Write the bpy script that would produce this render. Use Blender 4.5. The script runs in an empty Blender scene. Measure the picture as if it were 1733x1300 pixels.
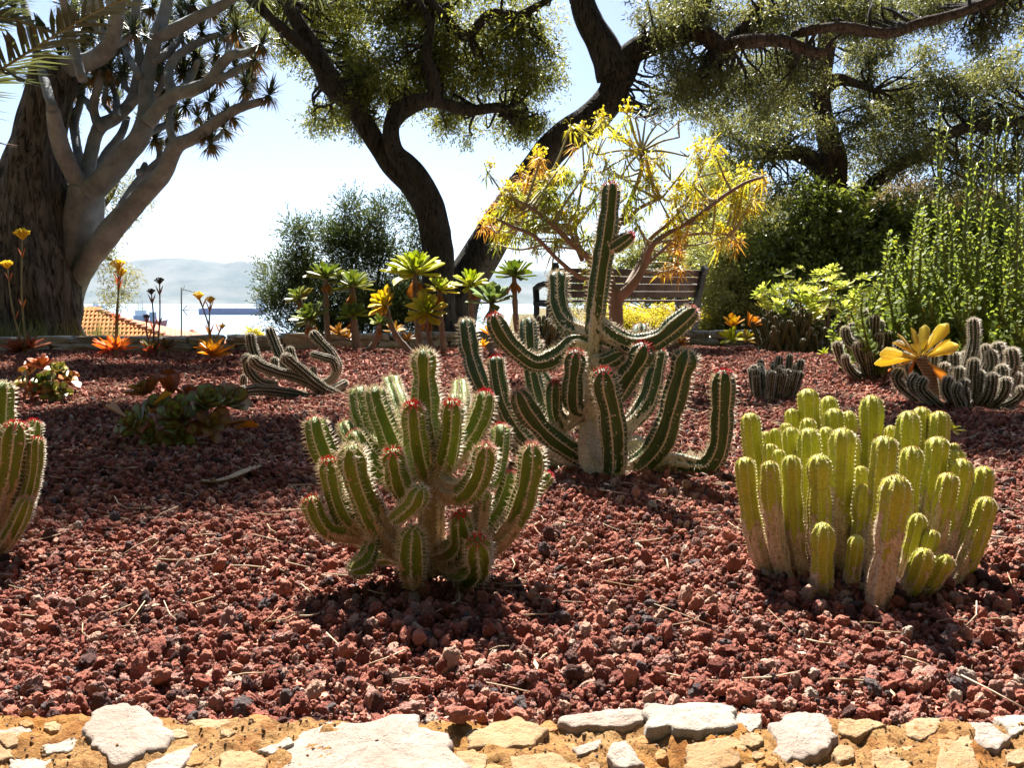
import bpy, bmesh, math, random
import numpy as np
from mathutils import Vector, Matrix, Euler, noise

# ------------------------------------------------------------------ camera, sky, sun, exposure
SC = bpy.context.scene
COL = SC.collection
CAM_H, PITCH, FPX = 0.50, math.radians(6.4), 1300.0          # metres, radians, focal length in photo pixels
cam_d = bpy.data.cameras.new('camera'); cam = bpy.data.objects.new('camera', cam_d); COL.objects.link(cam)
cam.location = (0, 0, CAM_H); cam.rotation_euler = (math.radians(90) - PITCH, 0, 0)
cam_d.sensor_width = 36; cam_d.lens = 36 * FPX / 1733; cam_d.clip_start = 0.02; cam_d.clip_end = 40000
SC.camera = cam

SUN_EL, SUN_AZ = math.radians(53), math.radians(-9)          # ahead of the camera, slightly to the left, high
SUN = Vector((math.sin(SUN_AZ) * math.cos(SUN_EL), math.cos(SUN_AZ) * math.cos(SUN_EL), math.sin(SUN_EL)))
W = bpy.data.worlds.new('World'); SC.world = W; W.use_nodes = True
sky = W.node_tree.nodes.new('ShaderNodeTexSky'); sky.sky_type = 'NISHITA'; sky.sun_disc = False
sky.sun_elevation = SUN_EL; sky.sun_rotation = SUN_AZ
sky.altitude = 60; sky.air_density = 0.65; sky.dust_density = 0.9; sky.ozone_density = 2.0
bg = W.node_tree.nodes['Background']; bg.inputs['Strength'].default_value = 0.05
W.node_tree.links.new(sky.outputs[0], bg.inputs['Color'])
sun_d = bpy.data.lights.new('sun', 'SUN'); sun = bpy.data.objects.new('sun', sun_d); COL.objects.link(sun)
sun_d.energy = 5.0; sun_d.angle = math.radians(0.55); sun_d.color = (1.0, 0.95, 0.86)
sun.rotation_euler = SUN.to_track_quat('Z', 'Y').to_euler(); sun.location = (0, 0, 30)
SC.view_settings.view_transform = 'Standard'; SC.view_settings.look = 'None'
SC.view_settings.gamma = 1.0; SC.view_settings.use_curve_mapping = False
SC.view_settings.exposure = 2.1
SC.render.engine = 'CYCLES'
SC.cycles.use_denoising = True
SC.cycles.max_bounces = 8; SC.cycles.transparent_max_bounces = 8
SC.cycles.sample_clamp_indirect = 6

# ------------------------------------------------------------------ helpers
R = random.Random(7); RN = np.random.default_rng(7)
_f = Vector((0, math.cos(PITCH), -math.sin(PITCH))); _u = Vector((0, math.sin(PITCH), math.cos(PITCH)))
def ray(px, py): return _f + _u * ((650 - py) / FPX) + Vector(((px - 866.5) / FPX, 0, 0))
def at(px, py, Y):                       # the point that stands Y metres in front at that place of the photo
    d = ray(px, py); return Vector((0, 0, CAM_H)) + d * (Y / d.y)
def on_ground(px, py, z=0.0):
    d = ray(px, py); return Vector((0, 0, CAM_H)) + d * ((z - CAM_H) / d.z)
def size(n, Y): return n * Y / FPX
def zoomer(x0, y0, s): return lambda x, y: (x0 + x / s, y0 + y / s)
def lerp(a, b, t): return a + (b - a) * t
def mixc(a, b, t): return tuple(lerp(x, y, t) for x, y in zip(a, b))

BASE = {}
def thing(name, label, cat, loc=(0, 0, 0), group=None):
    o = bpy.data.objects.new(name, None); COL.objects.link(o); o.location = loc; o.empty_display_size = 0.05
    BASE[o.name] = Vector(loc); o['label'] = label; o['category'] = cat
    if group: o['group'] = group
    return o
def tag(o, label=None, cat=None, group=None, kind=None):
    for k, v in (('label', label), ('category', cat), ('group', group), ('kind', kind)):
        if v: o[k] = v
    return o
def attach(o, parent):                   # keep world coordinates under an Empty that is only moved
    if parent is not None:
        o.parent = parent
        if parent.name in BASE: o.matrix_parent_inverse = Matrix.Translation(-BASE[parent.name])
    return o
def mesh_np(name, V, faces, attrs=None, smooth=True):
    V = np.asarray(V, dtype=np.float32).reshape(-1, 3)
    if not isinstance(faces, (list, tuple)): faces = [faces]
    faces = [np.asarray(f, dtype=np.int32) for f in faces if len(f)]
    me = bpy.data.meshes.new(name); me.vertices.add(len(V)); me.vertices.foreach_set('co', V.ravel())
    idx = np.concatenate([f.ravel() for f in faces]); tot = np.concatenate([np.full(len(f), f.shape[1], np.int32) for f in faces])
    me.loops.add(len(idx)); me.loops.foreach_set('vertex_index', idx)
    me.polygons.add(len(tot)); st = np.zeros(len(tot), np.int32); st[1:] = np.cumsum(tot)[:-1]
    me.polygons.foreach_set('loop_start', st)
    me.polygons.foreach_set('use_smooth', np.full(len(tot), smooth))
    for k, a in (attrs or {}).items():
        at_ = me.attributes.new(k, 'FLOAT', 'POINT'); at_.data.foreach_set('value', np.asarray(a, np.float32).ravel())
    me.update(calc_edges=True)
    return me
def obj(name, me, mat, parent=None, kind=None, world=True):
    if mat is not None and not me.materials: me.materials.append(mat)
    o = bpy.data.objects.new(name, me); COL.objects.link(o)
    if parent is not None:
        if world: attach(o, parent)
        else: o.parent = parent
    if kind: o['kind'] = kind
    return o
class MB:                                # collects pieces into one mesh
    def __init__(s): s.V, s.F3, s.F4, s.A, s.n = [], [], [], {}, 0
    def add(s, V, f3=(), f4=(), **attrs):
        V = np.asarray(V, float).reshape(-1, 3)
        if len(f3): s.F3.append(np.asarray(f3, int) + s.n)
        if len(f4): s.F4.append(np.asarray(f4, int) + s.n)
        for k, a in attrs.items():
            s.A.setdefault(k, []).append((s.n, np.broadcast_to(np.asarray(a, float), (len(V),))))
        s.V.append(V); s.n += len(V); return s
    def box(s, c, sz, rz=0.0, rx=0.0):
        x, y, z = np.array(sz) / 2
        V = np.array([[-x,-y,-z],[x,-y,-z],[x,y,-z],[-x,y,-z],[-x,-y,z],[x,-y,z],[x,y,z],[-x,y,z]])
        M = np.array((Matrix.Rotation(rz, 3, 'Z') @ Matrix.Rotation(rx, 3, 'X')))
        return s.add(V @ M.T + np.array(c), f4=[[0,3,2,1],[4,5,6,7],[0,1,5,4],[1,2,6,5],[2,3,7,6],[3,0,4,7]])
    def tube(s, path, rad, seg=8, **attrs):
        V, f4, f3 = sweep(path, rad, seg); return s.add(V, f3=f3, f4=f4, **attrs)
    def mesh(s, name, smooth=True):
        A = {}
        for k, l in s.A.items():
            a = np.zeros(s.n)
            for st, v in l: a[st:st + len(v)] = v
            A[k] = a
        return mesh_np(name, np.concatenate(s.V), [np.concatenate(f) for f in (s.F3, s.F4) if f], A, smooth)
    def build(s, name, mat, parent=None, smooth=True, kind=None, bevel=0):
        o = obj(name, s.mesh(name, smooth), mat, parent, kind)
        if bevel:
            b = o.modifiers.new('bevel', 'BEVEL'); b.width = bevel; b.segments = 2; b.limit_method = 'ANGLE'
        return o
def curve(pts, n):
    P = np.asarray([tuple(p) for p in pts], float)
    if len(P) == 2: P = np.array([P[0], (P[0] + P[1]) / 2, P[1]])
    E = np.vstack([2 * P[0] - P[1], P, 2 * P[-1] - P[-2]])
    out = []
    for i in range(len(P) - 1):
        a, b, c, d = E[i:i + 4]
        for t in np.linspace(0, 1, 14, endpoint=False):
            out.append(0.5 * ((2*b) + (-a+c)*t + (2*a-5*b+4*c-d)*t*t + (-a+3*b-3*c+d)*t**3))
    out.append(P[-1]); out = np.array(out)
    s = np.concatenate([[0], np.cumsum(np.linalg.norm(np.diff(out, axis=0), axis=1))])
    q = np.linspace(0, s[-1], n) if np.isscalar(n) else np.asarray(n) * s[-1]
    return np.stack([np.interp(q, s, out[:, k]) for k in range(3)], 1), s[-1]
def frames(P):
    T = np.gradient(P, axis=0); T /= np.linalg.norm(T, axis=1)[:, None] + 1e-12
    N = np.zeros_like(P); B = np.zeros_like(P)
    a = np.array([0, -1.0, 0]) if abs(T[0][1]) < 0.8 else np.array([1.0, 0, 0])
    n = a - T[0] * a.dot(T[0]); n /= np.linalg.norm(n)
    for i in range(len(P)):
        n = n - T[i] * n.dot(T[i]); n /= np.linalg.norm(n) + 1e-12
        N[i] = n; B[i] = np.cross(T[i], n)
    return T, N, B
def sweep(path, rad, seg=8, mod=None):
    P = np.asarray(path, float); n = len(P); rad = np.broadcast_to(np.asarray(rad, float), (n,))
    T, N, B = frames(P); th = np.arange(seg) / seg * 2 * math.pi
    rr = rad[:, None] * (mod if mod is not None else np.ones((n, seg)))
    V = P[:, None, :] + (N[:, None, :] * np.cos(th)[None, :, None] + B[:, None, :] * np.sin(th)[None, :, None]) * rr[:, :, None]
    i = np.arange(n - 1)[:, None] * seg; k = np.arange(seg)[None, :]; k2 = (k + 1) % seg
    f4 = np.stack([i + k, i + k2, i + seg + k2, i + seg + k], -1).reshape(-1, 4)
    V = np.concatenate([V.reshape(-1, 3), P[:1], P[-1:]]); c0, c1 = n * seg, n * seg + 1
    kk = np.arange(seg); f3 = np.concatenate([np.stack([np.full(seg, c0), (kk + 1) % seg, kk], 1),
                                               np.stack([np.full(seg, c1), (n-1)*seg + kk, (n-1)*seg + (kk + 1) % seg], 1)])
    return V, f4, f3
def unit(v): return v / (np.linalg.norm(v, axis=-1, keepdims=True) + 1e-12)

# ------------------------------------------------------------------ materials
class NT:
    def __init__(s, name):
        s.m = bpy.data.materials.new(name); s.m.use_nodes = True; s.t = s.m.node_tree; s.t.nodes.clear()
        s.out = s.n('OutputMaterial')
    def n(s, typ, **kw):
        nd = s.t.nodes.new('ShaderNode' + typ)
        for k, v in kw.items(): setattr(nd, k, v)
        return nd
    def l(s, a, b): s.t.links.new(a, b)
    def set(s, sock, v):
        if isinstance(v, bpy.types.NodeSocket): s.l(v, sock)
        else:
            if isinstance(v, tuple) and len(v) == 3 and sock.type == 'RGBA': v = v + (1,)
            sock.default_value = v
    def coord(s): return s.n('TexCoord').outputs['Object']
    def noise(s, scale, detail=4, rough=0.55, vec=None, dist=0.0):
        nd = s.n('TexNoise'); nd.inputs['Scale'].default_value = scale; nd.inputs['Detail'].default_value = detail
        nd.inputs['Roughness'].default_value = rough; nd.inputs['Distortion'].default_value = dist
        s.l(vec if vec is not None else s.coord(), nd.inputs['Vector']); return nd.outputs['Fac']
    def voronoi(s, scale, vec=None, feature='F1', out='Distance'):
        nd = s.n('TexVoronoi', feature=feature); nd.inputs['Scale'].default_value = scale
        s.l(vec if vec is not None else s.coord(), nd.inputs['Vector']); return nd.outputs[out]
    def stretch(s, x, y, z):
        nd = s.n('Mapping'); nd.inputs['Scale'].default_value = (x, y, z); s.l(s.coord(), nd.inputs['Vector']); return nd.outputs[0]
    def ramp(s, fac, stops, interp='LINEAR'):
        nd = s.n('ValToRGB'); cr = nd.color_ramp; cr.interpolation = interp
        while len(cr.elements) < len(stops): cr.elements.new(0.5)
        for e, (p, c) in zip(cr.elements, stops):
            e.position = p; e.color = (c if isinstance(c, tuple) else (c, c, c)) + ((1,) if not isinstance(c, tuple) or len(c) == 3 else ())
        s.l(fac, nd.inputs[0]); return nd.outputs[0]
    def mix(s, fac, a, b, mode='MIX'):
        nd = s.n('MixRGB', blend_type=mode); s.set(nd.inputs[0], fac); s.set(nd.inputs[1], a); s.set(nd.inputs[2], b); return nd.outputs[0]
    def math(s, op, a, b=0.0, clamp=False):
        nd = s.n('Math', operation=op, use_clamp=clamp); s.set(nd.inputs[0], a); s.set(nd.inputs[1], b); return nd.outputs[0]
    def attr(s, name): return s.n('Attribute', attribute_name=name).outputs['Fac']
    def info(s, out): return s.n('ObjectInfo').outputs[out]
    def bump(s, h, strength=0.5, dist=0.01, normal=None):
        nd = s.n('Bump'); nd.inputs['Strength'].default_value = strength; nd.inputs['Distance'].default_value = dist
        s.l(h, nd.inputs['Height'])
        if normal is not None: s.l(normal, nd.inputs['Normal'])
        return nd.outputs[0]
    def bsdf(s, col, rough=0.6, spec=0.3, normal=None, metal=0.0):
        p = s.n('BsdfPrincipled'); s.set(p.inputs['Base Color'], col); s.set(p.inputs['Roughness'], rough)
        p.inputs['Specular IOR Level'].default_value = spec; p.inputs['Metallic'].default_value = metal
        if normal is not None: s.l(normal, p.inputs['Normal'])
        return p.outputs[0]
    def leafy(s, col, tcol, k, rough=0.5, spec=0.3, normal=None):
        t = s.n('BsdfTranslucent'); s.set(t.inputs[0], tcol); mx = s.n('MixShader'); mx.inputs[0].default_value = k
        s.l(s.bsdf(col, rough, spec, normal), mx.inputs[1]); s.l(t.outputs[0], mx.inputs[2]); return mx.outputs[0]
    def done(s, shader): s.l(shader, s.out.inputs['Surface']); return s.m

def simple(name, col, rough=0.7, spec=0.25, var=0.25, scale=20.0, bump=0.0, bscale=60.0, metal=0.0):
    t = NT(name); f = t.noise(scale); c = t.mix(f, mixc(col, (0, 0, 0), var), mixc(col, (1, 1, 1), var * 0.25))
    nb = t.bump(t.noise(bscale, 6), bump, 0.01) if bump else None
    return t.done(t.bsdf(c, rough, spec, nb, metal))
def leaf_mat(name, ca, cb, ta, tb, k=0.45, rough=0.5, spec=0.3):     # colour runs with the 'tone' each leaf carries
    t = NT(name); a = t.attr('tone')
    return t.done(t.leafy(t.mix(a, ca, cb), t.mix(a, ta, tb), k, rough, spec))
def blade_mat(name, k=0.4, rough=0.42, edge=None, tgain=1.6):                # colour comes from the leaf object itself
    t = NT(name); c = t.info('Color'); e = t.attr('edge')
    c = t.mix(t.math('MULTIPLY', t.noise(30, 5), 0.45), c, t.mix(1.0, c, (0.45, 0.4, 0.3), 'MULTIPLY'))
    if edge: c = t.mix(t.ramp(e, [(0.55, 0.0), (0.98, 0.8)]), c, edge)
    g = t.n('Gamma'); t.l(c, g.inputs[0]); g.inputs[1].default_value = 0.8
    tc = t.mix(1.0, g.outputs[0], (tgain, tgain, tgain * 0.55), 'MULTIPLY')
    return t.done(t.leafy(c, tc, k, rough, 0.35, t.bump(t.noise(90, 3), 0.15, 0.002)))
def cactus_mat(name, g1, g2, crest, cork1, cork2, crest_w=0.82, patch=0.75):
    t = NT(name); n1 = t.noise(20, 4); n2 = t.noise(190, 6, 0.65)
    c = t.mix(t.ramp(n1, [(0.3, 0.0), (0.7, 1.0)]), g1, g2)
    c = t.mix(t.math('MULTIPLY', t.ramp(n2, [(0.35, 1.0), (0.55, 0.0)]), 0.45), c, mixc(g1, (0, 0, 0), 0.45))
    ce = t.attr('crest'); c = t.mix(t.ramp(t.math('ADD', ce, t.math('MULTIPLY', t.math('SUBTRACT', n2, 0.5), 0.12)), [(crest_w, 0.0), (crest_w + 0.08, 1.0)]), c, crest)
    # corky skin creeps up from the base in ragged patches
    k = t.math('ADD', t.attr('cork'), t.math('MULTIPLY', t.math('SUBTRACT', t.noise(95, 5, 0.62, t.stretch(1, 1, 0.38)), 0.5), patch))
    kk = t.math('ADD', k, t.math('MULTIPLY', t.math('SUBTRACT', ce, 0.5), 0.10))
    corkc = t.mix(t.ramp(t.noise(170, 6, 0.75), [(0.36, 0.0), (0.62, 1.0)]), cork1, cork2); corkc = t.mix(t.ramp(t.noise(260, 6, 0.7, t.stretch(1, 1, 0.3)), [(0.36, 0.8), (0.47, 0.0)]), corkc, mixc(cork1, (0, 0, 0), 0.6))
    m = t.ramp(kk, [(0.0, 0.0), (0.02, 1.0)])
    scar = t.ramp(t.math('ADD', t.noise(70, 3, 0.5), t.math('MULTIPLY', t.attr('cork'), 0.12)), [(0.635, 0.0), (0.65, 1.0)])
    m = t.math('MAXIMUM', m, scar)
    c = t.mix(m, c, corkc)
    h = t.math('ADD', t.math('MULTIPLY', n2, 0.5), t.math('MULTIPLY', m, 0.6))
    rough = t.mix(m, (0.42, 0.42, 0.42), (0.9, 0.9, 0.9))
    return t.done(t.bsdf(c, rough, 0.22, t.bump(h, 0.9, 0.005)))
def spine_mat(name, pale, red, k=0.35):
    t = NT(name); c = t.mix(t.attr('red'), pale, red); return t.done(t.leafy(c, c, k, 0.5, 0.3))

# ------------------------------------------------------------------ the setting: ground, bed, path, sea, hills
def gz(x, y):                            # the gravel bed is not quite level
    return min(1.0, max(0.0, (y - 0.9) * 2.5)) * (0.016 * math.sin(x * 2.1 + 0.6) * math.sin(y * 1.7) + 0.010 * math.sin(x * 5.3 + y * 3.1) + 0.006 * math.sin(y * 7.7 - x * 4.0))
def ground_z(x, y):
    edge = 8.3 + max(0.0, min(1.0, (x + 1.4) / 3.5)) * 43.0       # the terrace ends sooner on the seaward side
    d = y - edge
    if d <= 0: return -0.03
    return max(-63.0, -0.03 - (d * d / (d + 6.0)) * 0.55)
xs = np.concatenate([np.linspace(-420, -40, 24), np.linspace(-36, 36, 49), np.linspace(40, 420, 24)])
ys = np.concatenate([np.linspace(-200, -5, 30), np.linspace(-2, 40, 64), np.linspace(44, 330, 30)])
V = np.array([(x, y, ground_z(x, y) + (0.10 * noise.noise((x * .15, y * .15, 0)) if (y > 12 or abs(x) > 9) else 0)) for y in ys for x in xs])
nx = len(xs); q = np.array([(j*nx+i, j*nx+i+1, (j+1)*nx+i+1, (j+1)*nx+i) for j in range(len(ys)-1) for i in range(nx-1)])
t = NT('dry_earth'); c = t.mix(t.ramp(t.noise(0.9, 6), [(0.35, 0.0), (0.65, 1.0)]), (0.16, 0.11, 0.06), (0.09, 0.11, 0.035))
c = t.mix(t.math('MULTIPLY', t.noise(9, 6, 0.7), 0.6), c, (0.22, 0.17, 0.10))
M_EARTH = t.done(t.bsdf(c, 0.95, 0.1, t.bump(t.noise(12, 8, 0.7), 0.9, 0.08)))
tag(obj('ground', mesh_np('ground', V, q), M_EARTH), kind='structure')
# unseen dark slope added behind the viewer to cut sky fill and deepen shade
t = NT('sky_block_dark_green'); c = t.mix(t.ramp(t.noise(0.5, 7, 0.7), [(0.35, 0.0), (0.65, 1.0)]), (0.012, 0.018, 0.007), (0.045, 0.050, 0.020))
M_SKYBLOCK = t.done(t.bsdf(c, 1.0, 0.0, t.bump(t.noise(0.8, 8, 0.7), 1.0, 1.0)))
hxs = np.linspace(-410, 410, 70); hys = np.concatenate([np.linspace(-5, -60, 36), np.linspace(-66, -190, 20)])
V = np.array([(x, y, -0.2 + min(130.0, (-5 - y) ** 1.2 * 1.0) * (1 + 0.25 * noise.noise((x * .02, y * .02, 7))) + 2.2 * noise.fractal((x * .12, y * .12, 2), .8, 2.1, 4) * min(1, (-5 - y) / 6)) for y in hys for x in hxs]); nx = len(hxs)
q = np.array([(j*nx+i, (j+1)*nx+i, (j+1)*nx+i+1, j*nx+i+1) for j in range(len(hys)-1) for i in range(nx-1)])
tag(obj('sky_block_slope', mesh_np('sky_block_slope', V, q), M_SKYBLOCK), kind='structure')

def red_ramp(t, f):
    return t.ramp(f, [(0.0, (0.13, 0.070, 0.062)), (0.10, (0.27, 0.098, 0.074)), (0.24, (0.39, 0.142, 0.104)), (0.42, (0.50, 0.192, 0.138)),
                      (0.60, (0.60, 0.255, 0.18)), (0.75, (0.46, 0.26, 0.215)), (0.85, (0.65, 0.41, 0.31)), (0.96, (0.16, 0.13, 0.13)), (0.982, (0.64, 0.52, 0.42))], 'CONSTANT')
t = NT('gravel_floor'); vcol = t.n('TexVoronoi'); vcol.inputs['Scale'].default_value = 60; t.l(t.coord(), vcol.inputs['Vector'])
sep = t.n('SeparateColor'); t.l(vcol.outputs['Color'], sep.inputs[0])
c = red_ramp(t, sep.outputs[0]); c = t.mix(t.ramp(vcol.outputs['Distance'], [(0.3, 0.0), (0.8, 0.75)]), c, (0.03, 0.015, 0.012))
hh = t.math('SUBTRACT', 1.0, vcol.outputs['Distance'])
M_BED = t.done(t.bsdf(c, 0.95, 0.1, t.bump(hh, 1.0, 0.02)))
bx = np.linspace(-7.5, 8.5, 161); by = np.linspace(0.72, 9.0, 112)
V = np.array([(x, y, gz(x, y) - 0.006) for y in by for x in bx]); nx = len(bx)
q = np.array([(j*nx+i, j*nx+i+1, (j+1)*nx+i+1, (j+1)*nx+i) for j in range(len(by)-1) for i in range(nx-1)])
tag(obj('gravel_bed', mesh_np('gravel_bed', V, q), M_BED), kind='structure')

t = NT('lava_stone'); f = t.info('Random'); c = red_ramp(t, f)
n1 = t.noise(0.9, 8, 0.7); c = t.mix(t.ramp(n1, [(0.3, 0.0), (0.7, 0.55)]), c, t.mix(1.0, c, (1.55, 1.35, 1.3), 'MULTIPLY'))
pit = t.voronoi(5.5); c = t.mix(t.ramp(pit, [(0.05, 0.9), (0.17, 0.0)]), c, (0.03, 0.012, 0.010))
h = t.math('ADD', t.math('MULTIPLY', n1, 1.0), t.ramp(pit, [(0.0, 0.0), (0.25, 0.8)]))
M_LAVA = t.done(t.bsdf(c, 0.9, 0.15, t.bump(h, 0.8, 0.22)))

def stone_mesh(name, seed, sub=4, rough=1.0):
    bm = bmesh.new(); bmesh.ops.create_icosphere(bm, subdivisions=sub, radius=1.0)
    rr = random.Random(seed); off = Vector((rr.uniform(-50, 50), rr.uniform(-50, 50), rr.uniform(-50, 50)))
    sc = Vector((rr.uniform(0.85, 1.35), rr.uniform(0.75, 1.05), rr.uniform(0.55, 0.85)))
    planes = [(Vector((rr.gauss(0, 1), rr.gauss(0, 1), rr.gauss(0, 1))).normalized(), rr.uniform(0.62, 0.9)) for _ in range(7)]
    for v in bm.verts:
        d = v.co.normalized(); r = 1.0
        for n, k in planes:
            dn = d.dot(n)
            if dn > 0.01: r = min(r, k / dn)
        r += rough * (0.24 * noise.fractal(d * 1.8 + off, 0.7, 2.1, 5) + 0.05 * noise.noise(d * 13 - off) - 0.10 * max(0, noise.noise(d * 8.0 + off * 2) - 0.1) + 0.09 * noise.noise(d * 6 + off) - 0.10 * max(0, noise.noise(d * 4.3 - off) - 0.15))
        v.co = Vector((d.x * sc.x, d.y * sc.y, d.z * sc.z)) * r
    me = bpy.data.meshes.new(name); bm.to_mesh(me); bm.free()
    for p in me.polygons: p.use_smooth = True
    me.materials.append(M_LAVA); return me
proto = bpy.data.collections.new('lava_stone_shapes')
for i in range(12):
    proto.objects.link(bpy.data.objects.new('lava_stone_shape', stone_mesh('lava_stone_shape', 100 + i)))

def gravel_points():
    P, S = [], []
    def scatter(y0, y1, dens, smin, smax, zlift):
        n = int(dens * (y1 - y0) * 2 * (0.72 * (y0 + y1) / 2 + 0.6))
        y = y0 + (y1 - y0) * RN.uniform(0, 1, n) ** (0.92 if y1 < 2 else 0.8); x = RN.uniform(-1, 1, n) * (0.72 * y + 0.6)
        s = smin * (smax / smin) ** (RN.uniform(0, 1, n) ** 1.9)
        for a, b, c in zip(x, y, s): P.append((a, b, gz(a, b) + c * zlift + R.uniform(-0.2, 0.5) * c)); S.append(c)
    scatter(0.76, 1.35, 12000, 0.0026, 0.0055, 0.15)
    scatter(1.35, 2.2, 7000, 0.003, 0.006, 0.15)
    scatter(0.76, 1.30, 8600, 0.0032, 0.0115, 0.35)
    scatter(0.76, 1.30, 650, 0.009, 0.0155, 0.6)
    scatter(1.30, 2.2, 6200, 0.0036, 0.0115, 0.35)
    scatter(1.30, 2.2, 420, 0.009, 0.0155, 0.6)
    scatter(2.2, 4.0, 3600, 0.0042, 0.0135, 0.4)
    scatter(4.0, 7.9, 1400, 0.006, 0.016, 0.4)
    return np.array(P), np.array(S)
P_, S_ = gravel_points()
keep = P_[:, 1] > 0.838 + 0.02 * np.sin(P_[:, 0] * 7) - 0.0 * P_[:, 0]
P_, S_ = P_[keep], S_[keep]
def instancer(name, P, S, coll, kind='stuff', flat=False, parent=None):
    me = bpy.data.meshes.new(name); me.vertices.add(len(P)); me.vertices.foreach_set('co', P.astype(np.float32).ravel())
    n = len(P); a = me.attributes.new('turn', 'FLOAT_VECTOR', 'POINT')
    rot = RN.uniform(-math.pi, math.pi, (n, 3)).astype(np.float32)
    if not flat: rot[:, 0] *= 0.6; rot[:, 1] *= 0.6
    else: rot[:, 0] *= 0.04; rot[:, 1] *= 0.04
    a.data.foreach_set('vector', rot.ravel())
    a = me.attributes.new('grow', 'FLOAT', 'POINT'); a.data.foreach_set('value', S.astype(np.float32))
    a = me.attributes.new('pick', 'INT', 'POINT'); a.data.foreach_set('value', RN.integers(0, len(coll.objects), n).astype(np.int32))
    o = bpy.data.objects.new(name, me); COL.objects.link(o)
    g = bpy.data.node_groups.new(name, 'GeometryNodeTree')
    g.interface.new_socket('Geometry', in_out='INPUT', socket_type='NodeSocketGeometry'); g.interface.new_socket('Geometry', in_out='OUTPUT', socket_type='NodeSocketGeometry')
    gi = g.nodes.new('NodeGroupInput'); go = g.nodes.new('NodeGroupOutput')
    ip = g.nodes.new('GeometryNodeInstanceOnPoints'); ci = g.nodes.new('GeometryNodeCollectionInfo')
    ci.inputs['Collection'].default_value = coll; ci.inputs['Separate Children'].default_value = True; ci.inputs['Reset Children'].default_value = True
    def na(nm, ty):
        nd = g.nodes.new('GeometryNodeInputNamedAttribute'); nd.data_type = ty; nd.inputs['Name'].default_value = nm
        return next(s for s in nd.outputs if s.name == 'Attribute' and s.enabled)
    g.links.new(gi.outputs[0], ip.inputs['Points']); g.links.new(ci.outputs[0], ip.inputs['Instance']); ip.inputs['Pick Instance'].default_value = True
    g.links.new(na('pick', 'INT'), ip.inputs['Instance Index']); g.links.new(na('turn', 'FLOAT_VECTOR'), ip.inputs['Rotation']); g.links.new(na('grow', 'FLOAT'), ip.inputs['Scale'])
    g.links.new(ip.outputs[0], go.inputs[0])
    o.modifiers.new('scatter', 'NODES').node_group = g
    o['kind'] = kind
    if parent is not None: attach(o, parent)
    return o
gr = instancer('lava_gravel', P_, S_, proto); tag(gr, 'loose dark red lava gravel covering the whole planting bed', 'gravel')

# path behind the bed, under the bench
t = NT('pale_path'); c = t.mix(t.noise(3, 6), (0.42, 0.37, 0.31), (0.55, 0.50, 0.43)); M_PATH = t.done(t.bsdf(c, 0.9, 0.2, t.bump(t.noise(40, 6), 0.4, 0.01)))
pp = [(-0.6, 8.75), (2.0, 8.75), (5.5, 8.6), (10, 8.2), (10, 11.2), (5.5, 11.3), (2.0, 11.2), (-0.6, 11.0)]
tag(obj('path', mesh_np('path', [(x, y, 0.012) for x, y in pp], [np.array([(0, 1, 6, 7), (1, 2, 5, 6), (2, 3, 4, 5)])]), M_PATH), kind='structure')

# sea and far hills across the bay
t = NT('sea_water'); wv = t.stretch(0.012, 0.05, 0.05)
c = t.mix(t.noise(1.0, 4, 0.6, wv), (0.10, 0.17, 0.24), (0.16, 0.23, 0.30))
M_SEA = t.done(t.bsdf(c, 0.28, 0.5, t.bump(t.noise(2.0, 6, 0.6, t.stretch(0.03, 0.09, 0.05)), 0.25, 1.0)))
V = [(-8300, 60, -60), (8300, 60, -60), (8300, 12300, -60), (-8300, 12300, -60)]
tag(obj('sea', mesh_np('sea', V, np.array([(0, 1, 2, 3)])), M_SEA), kind='structure')
def hill_top(px): return float(np.interp(px, [-700, -200, 60, 200, 250, 300, 345, 385, 415, 450, 500, 700, 1000, 1500, 2500], [470, 462, 452, 446, 441, 438, 441, 447, 443, 446, 455, 462, 458, 470, 480]))
t = NT('hill_scrub'); c = t.mix(t.ramp(t.noise(0.0016, 6, 0.65), [(0.4, 0.0), (0.6, 1.0)]), (0.035, 0.05, 0.04), (0.11, 0.11, 0.09))
M_HILL = t.done(t.bsdf(c, 0.95, 0.1))
hx = np.linspace(-8200, 8200, 180); rows = np.linspace(0, 1, 22); V = []
for r_ in rows:
    for x in hx:
        Y = lerp(8000, 9600, r_); px = 866.5 + x / 9600 * FPX
        top = (505 - hill_top(px)) / FPX * 9600 + CAM_H
        f_ = r_ ** 1.15; rough = noise.fractal((x / 700, Y / 700, 3.3), 0.9, 2.1, 5)
        V.append((x, Y + 160 * rough, -62 + (top + 62) * f_ + rough * 75 * math.sin(f_ * math.pi) ))
for x in hx: V.append((x, 12000, -62))
nx = len(hx); q = np.array([(j*nx+i, j*nx+i+1, (j+1)*nx+i+1, (j+1)*nx+i) for j in range(len(rows)) for i in range(nx-1)])
tag(obj('hills', mesh_np('hills', V, q), M_HILL), kind='structure')

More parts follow.
